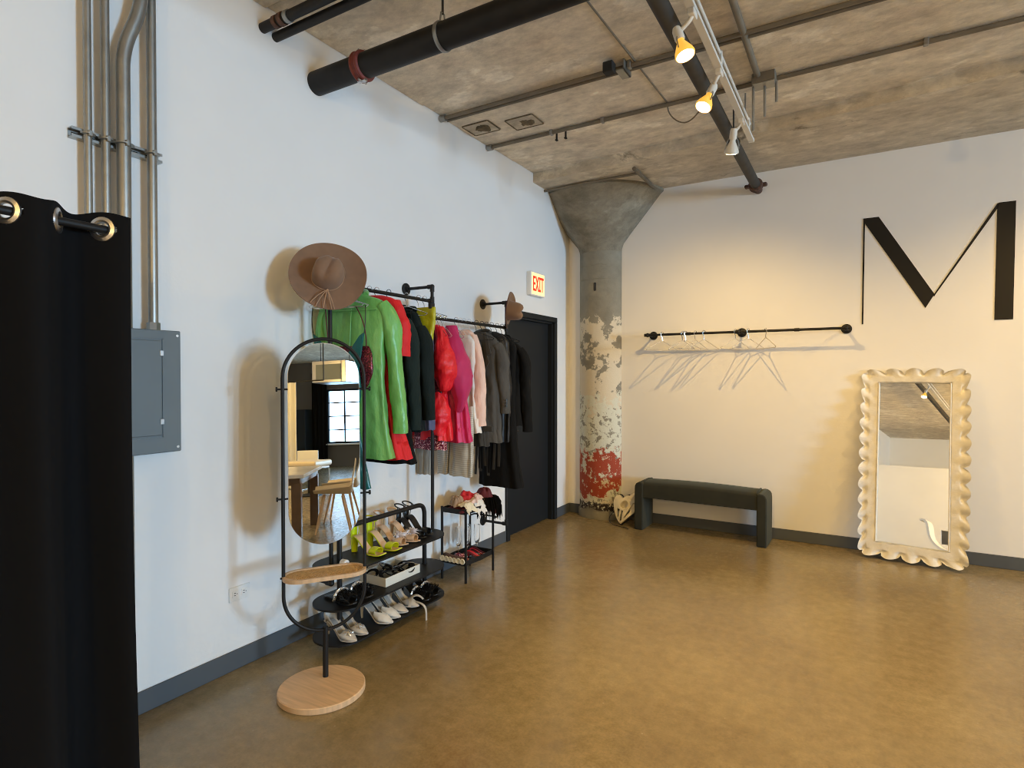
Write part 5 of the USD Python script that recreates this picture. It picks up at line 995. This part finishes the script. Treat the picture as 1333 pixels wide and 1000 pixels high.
rim = [sp(x, y, -.012) for x, y in oc.buffer(.006).simplify(.002).exterior.coords[:-1]]
part(sh, 'rim', tube(rim, .007, 8, True), 'blackleather', label='black rim')
part(sh, 'ring', tube([sp(.046 * math.cos(a), .185 + .046 * math.sin(a), .042) for a in np.linspace(0, 2 * PI, 28)[:-1]], .008, 8, True), 'cream')
part(sh, 'inner_bowl', lathe([(.012, -.02), (.03, -.015), (.042, 0), (.046, .02), (.043, .02), (.038, 0), (.026, -.01), (.012, -.016), (.012, -.02)], 24, sp(0, .185, .0), SN), 'cream')
part(sh, 'neck', tube(spline([sp(.03, .25, -.02), sp(.085, .33, -.03), sp(.12, .40, -.035), sp(.15, .445, -.04)], 16), np.interp(np.linspace(0, 1, 16), [0, .5, .8, 1], [.05, .042, .036, .026]), 18), 'cream')
part(sh, 'foot_wire', tube(spline([sp(-.12, .12, -.03), A(-2.15, 5.56, .03), A(-2.05, 5.50, .006), A(-1.93, 5.46, .006), A(-1.90, 5.42, .006)], 30), .004, 6), 'blackleather')

# ================================================================ WALL BAR WITH HANGERS
WY, WZ = YB - .205, 1.902
t = thing('wall_bar', 'black pipe garment bar on three brackets on the right-hand wall', 'garment bar', (-.93, YB, 1.9))
part(t, 'bar', cyl((-1.777, WY, WZ), (-.078, WY, WZ), .0115, 16), 'pipe')
for x in (-1.777, -.931, -.078):
    a_ = part(t, 'bracket', cyl((x, YB, WZ + .006), (x, WY, WZ), .0105, 16), 'pipe'); part(a_, 'flange', lathe([(0, 0), (.040, 0), (.042, .003), (.042, .008), (.020, .012), (.0175, .03), (0, .03)], 28, (x, YB, WZ + .006), (0, -1, 0)), 'pipe')
    part(a_, 'tee', cat(fitting((x, WY, WZ), .021), cyl((x - .03, WY, WZ), (x + .03, WY, WZ), .016, 16), cyl((x, WY, WZ), (x, WY + .035, WZ), .016, 16)), 'pipe')
for x in (-1.38, -.45): part(t, 'coupling', cyl((x - .02, WY, WZ), (x + .02, WY, WZ), .015, 16), 'pipe')
from functools import reduce
wh = [(-1.630, 1.05), (-1.435, 1.15), (-1.405, 1.0), (-1.315, 1.2), (-1.235, 1.05), (-.955, 1.1), (-.845, 1.0), (-.70, 2.1)]
hm = mat('hanger_wire', (0.66, 0.60, 0.50), 0.35, 0.5); M['hangerwire'] = hm
h0 = None
for i, (x, rz) in enumerate(wh):
    lab = ('bare pale wire hanger on the wall bar, %s from the left' % ORD[i]) if i < 7 else 'bare pale wire hanger alone at the right on the wall bar, turned the other way'
    if i == 0:
        h0 = thing('clothes_hanger', lab, 'hanger', (x, WY, WZ + .0145), 'bare hangers on the wall bar'); UsdGeom.Xformable(h0).AddRotateZOp().Set(math.degrees(rz)); ORG[str(h0.GetPath())] = A(0, 0, 0)
        hk, ar = hanger_mesh(.205, .085, .0034); hr = [place(m, (0, 0, 0), 0) for m in (hk, ar)]
        part(h0, 'hook', hr[0], 'chrome'); part(h0, 'shoulder', hr[1], 'hangerwire')
    else:
        dup(h0, (x, WY, WZ + .0145), rz, lab, 'bare hangers on the wall bar', 'clothes_hanger')

# ================================================================ LEANING MIRROR WITH SCALLOPED FRAME
LO = A(.3834, 5.60, .0); LU = unit(A(math.cos(.127), -math.sin(.127), 0)); LT = math.radians(7.6)
LV = unit(np.cross(np.cross(LU, A(0, 0, 1)), LU)); back_ = np.cross(A(0, 0, 1), LU); LV = unit(A(0, 0, 1) * math.cos(LT) + back_ * math.sin(LT)); LN = np.cross(LU, LV)
def lw(u, v, n=0): return LO + LU * u + LV * v + LN * n
lm = thing('floor_mirror', 'tall white floor mirror with wavy scalloped frame leaning on the right-hand wall', 'mirror', LO)
IW, IH0, IH1 = .2455, .135, 1.454        # half width and bottom/top of the glass
OW, OH0, OH1 = .338, .045, 1.535
# frame: closed band, rounded section, its outer edge fluted by the scallops
def ringpts(w, h0, h1, n):
    per = [((-w, h0), (w, h0)), ((w, h0), (w, h1)), ((w, h1), (-w, h1)), ((-w, h1), (-w, h0))]; out = []
    for (a, b), k in zip(per, n):
        for i in range(k): q = i / k; out.append((a[0] + (b[0] - a[0]) * q, a[1] + (b[1] - a[1]) * q))
    return out
nn_ = (60, 130, 60, 130); inn, outr = ringpts(IW, IH0, IH1, nn_), ringpts(OW, OH0, OH1, nn_); tot = len(inn)
cnt = [5, 12, 5, 12]; ph = []
for c_, k in zip(cnt, nn_): ph += [2 * PI * c_ * (i + .0) / k for i in range(k)]
V = []; NS = 18
for i in range(tot):
    a, b = A(*inn[i]), A(*outr[i]); s = .5 - .5 * math.cos(ph[i]); sk = math.sin(ph[i]); row = []
    d_ = unit(b - a); tdir = A(-d_[1], d_[0])
    ext = .046 * math.sqrt(abs(math.sin(ph[i] / 2))) - .010; sk *= .35
    sec = [(0, .0), (0, .022), (.012, .034), (.10, .038), (.35, .036), (.6, .040)]
    for q, n_ in sec: row.append((a + (b - a) * q, n_))
    for q in np.linspace(.12, 1, 6):     # the scallop: rolls forward between the lobes, out on the lobes
        p = b + (b - a) * -.40 + (b - a) * .40 * q + d_ * ext * q + tdir * .010 * sk * q; row.append((p, .040 - .020 * (1 - s) ** 2 * math.sin(q * PI) + .020 * s * q * q + .006 * sk * q))
    for q in np.linspace(1, 0, 6):
        p = b + (b - a) * -.40 + (b - a) * .40 * q + d_ * (ext - .004) * q + tdir * .010 * sk * q; row.append((p, .012 - .004 * (1 - s) * math.sin(q * PI) + .026 * s * q * q + .006 * sk * q))
    V.append([lw(p[0], p[1], n_) for p, n_ in row])
V = np.array(V); k = V.shape[1]; F = []
for i in range(tot):
    for j in range(k):
        a_, b_, c_, d_ = i * k + j, ((i + 1) % tot) * k + j, ((i + 1) % tot) * k + (j + 1) % k, i * k + (j + 1) % k; F += [(a_, b_, c_), (a_, c_, d_)]
fmesh = tm(V.reshape(-1, 3), F); fmesh = crumple(fmesh, .004, 22, 5); part(lm, 'frame', fmesh, 'plaster', 60)
part(lm, 'inner_bead', tube([lw(*p, .036) for p in ((-IW + .004, IH0 + .004), (IW - .004, IH0 + .004), (IW - .004, IH1 - .004), (-IW + .004, IH1 - .004))], .006, 8, True), 'plaster')
part(lm, 'mirror_glass', prism(sbox(-IW - .004, IH0 - .004, IW + .004, IH1 + .004), .006, lw(0, 0, .012), LU, LV), 'mirror', None)
part(lm, 'backing', prism(sbox(-OW + .03, OH0 + .03, OW - .03, OH1 - .03), .010, lw(0, 0, .0), LU, LV), 'darkwood', None)

# ================================================================ THE REST OF THE ROOM (seen in the mirrors)
TD, TC = unit(A(.93, -.37, 0)), A(.95, -.02, 0); TNv = A(TD[1], -TD[0], 0)
def tw(u, v, z): return TC + TD * u + TNv * v + A(0, 0, z)
def tbox(u0, u1, v0, v1, z0, z1, r=.004):
    m = bx(u0, u1, v0, v1, z0, z1, r); P = np.array(m.vertices); m = m.copy(); m.vertices = TC + P[:, :1] * TD + P[:, 1:2] * TNv + np.c_[np.zeros((len(P), 2)), P[:, 2]]; m.fix_normals(); return m
t = thing('dining_table', 'marble-topped table with thick wooden legs, reflected in the oval mirror', 'table', TC)
part(t, 'tabletop', tbox(0, 1.5, 0, .85, .72, .76), 'marble', None); part(t, 'apron', tbox(.05, 1.45, .05, .80, .64, .72), 'darkwood', None)
for u in (.04, 1.36):
    for v in (.04, .71): part(t, 'leg', tbox(u, u + .10, v, v + .10, 0, .66), 'darkwood', None)
def shell_chair(o, rz, lab):
    t = thing('shell_chair', lab, 'chair', o, 'shell chairs at the table'); G = []
    for a in np.linspace(-1, 1, 21):
        G.append([(.23 * a * (1 - .1 * q) * (1 if q < .6 else 1 - .35 * (q - .6)), .22 - .44 * min(q / .5, 1) - .10 * max(q - .5, 0), .44 + .05 * a * a + (.03 * (1 - min(q / .5, 1)) if q < .5 else .40 * (q - .5) / .5 + .0) + .12 * a * a * min(q, .6) - .16 * a ** 4 * max(q - .6, 0) / .4) for q in np.linspace(0, 1, 18)])
    part(t, 'shell', place(grid_solid(np.array(G), .012), o, rz), 'shell', 60)
    for sx in (-1, 1):
        for sy in (-1, 1): part(t, 'leg', place(tube([(sx * .11, sy * .11, .43), (sx * .22, sy * .20, 0)], [.018, .011], 10), o, rz), 'wood')
    return t
shell_chair((1.80, -.13, 0), PI - .45, 'beige shell chair with wooden legs at the long side of the table'); shell_chair((2.55, -.40, 0), PI - .30, 'beige shell chair with wooden legs, further along the table')
t = thing('side_chair', 'white cantilever chair in the middle of the room', 'chair', (6.2, -2.9, 0))
part(t, 'frame', cat(*[tube(bend([(6.0, -2.9 + s_ * .22, .80), (6.0, -2.9 + s_ * .22, .46), (6.45, -2.9 + s_ * .22, .44), (6.45, -2.9 + s_ * .22, .012), (6.0, -2.9 + s_ * .22, .012)], .05), .012, 8) for s_ in (-1, 1)]), 'chrome')
part(t, 'seat', bx(6.0, 6.45, -3.13, -2.67, .445, .475, .01), 'white', None); part(t, 'backrest', bx(5.98, 6.01, -3.13, -2.67, .58, .82, .01), 'white', None)
t = thing('side_chair', 'white padded stool beside the cantilever chair', 'chair', (5.3, -2.35, 0)); part(t, 'seat', rbox(4.95, 5.6, -2.75, -2.15, .55, .66, .04, 10), 'shell'); part(t, 'pedestal', lathe([(0, 0), (.22, 0), (.22, .02), (.04, .05), (.035, .55), (0, .55)], 24, (5.28, -2.45, 0)), 'black')
t = thing('fan_coil_unit', 'grey ceiling-hung air unit, reflected in the oval mirror', 'air conditioner', (7.2, -2.85, 2.2))
part(t, 'casing', bx(6.9, 7.6, -3.3, -2.50, 2.26, 2.74, .01), 'silver', None); part(t, 'grille', bx(6.885, 6.905, -3.2, -2.60, 2.32, 2.66, .004), 'panel', None)
for s_ in (-3.25, -2.55): part(t, 'hanger_rod', cyl((7.2, s_, 2.73), (7.2, s_, ZC), .008, 8), 'black')
t = thing('tall_cabinet', 'black tall cabinet against the window wall', 'cabinet', (12.7, -7.1, 0)); part(t, 'body', bx(12.45, 12.99, -7.4, -6.72, 0, 1.9, .006), 'door', None)
for s_ in (0, 1): q = part(t, 'cabinet_door', bx(12.43, 12.45, -7.39 + .34 * s_, -7.06 + .34 * s_, .02, 1.88, .004), 'door', None); part(q, 'handle', bx(12.41, 12.43, -7.09 + .06 * s_, -7.08 + .06 * s_, .9, 1.1), 'silver', None)
def drape(name, lab, x, y0, y1, z1, m):
    G = np.array([[(x + .05 * math.sin((y - y0) * 42), y, z) for z in np.linspace(.02, z1, 12)] for y in np.linspace(y0, y1, 60)]); single(name, lab, 'curtain', grid_solid(G, .004), m, None, 50)
drape('window_curtain', 'black window curtain hanging left of the far window', 12.84, -6.70, -6.13, 3.1, 'curtain')
drape('white_drape', 'white drape hanging on the far side of the room', 6.4, -3.62, -3.36, 2.25, 'sheercurtain')
t = thing('coat_rail', 'black rail with bare hangers far behind, reflected in the oval mirror', 'rail', (6.4, -3.3, 2.25)); part(t, 'rail', cyl((6.4, -4.3, 2.27), (6.4, -2.75, 2.27), .015, 10), 'black')
for s_ in (-4.3, -2.75): part(t, 'drop', cyl((6.4, s_, 2.27), (6.4, s_, ZC), .012, 8), 'black')
# low white partition with an opening, and a swan-necked lounge chair
pw = sbox(-4.0 + 1.3, 0, 3.2, 2.45).difference(sbox(-1.25, .62, -.3, .95))
single('partition', 'low white partition wall at the rear of the room with a dark opening', 'partition', prism(pw, .14, (0, -6.36, 0), (1, 0, 0), (0, 0, 1)), 'wall', None, None)
t = thing('lounge_chair', 'white lounge chair with a curved swan-like back in the far room', 'chair', (-.7, -4.0, 0))
cv = spline([(-1.22, -4, .98), (-1.13, -4, .97), (-1.06, -4, .72), (-.90, -4, .46), (-.55, -4, .38), (-.1, -4, .40)], 30)
G = np.array([[p + A(0, v, 0) for v in np.linspace(-.28, .28, 9)] for p in cv]); part(t, 'shell', grid_solid(G, .045), 'white', 60)
part(t, 'base', lathe([(0, 0), (.26, 0), (.26, .02), (.06, .05), (.05, .38), (0, .38)], 28, (-.55, -4, 0)), 'chrome')
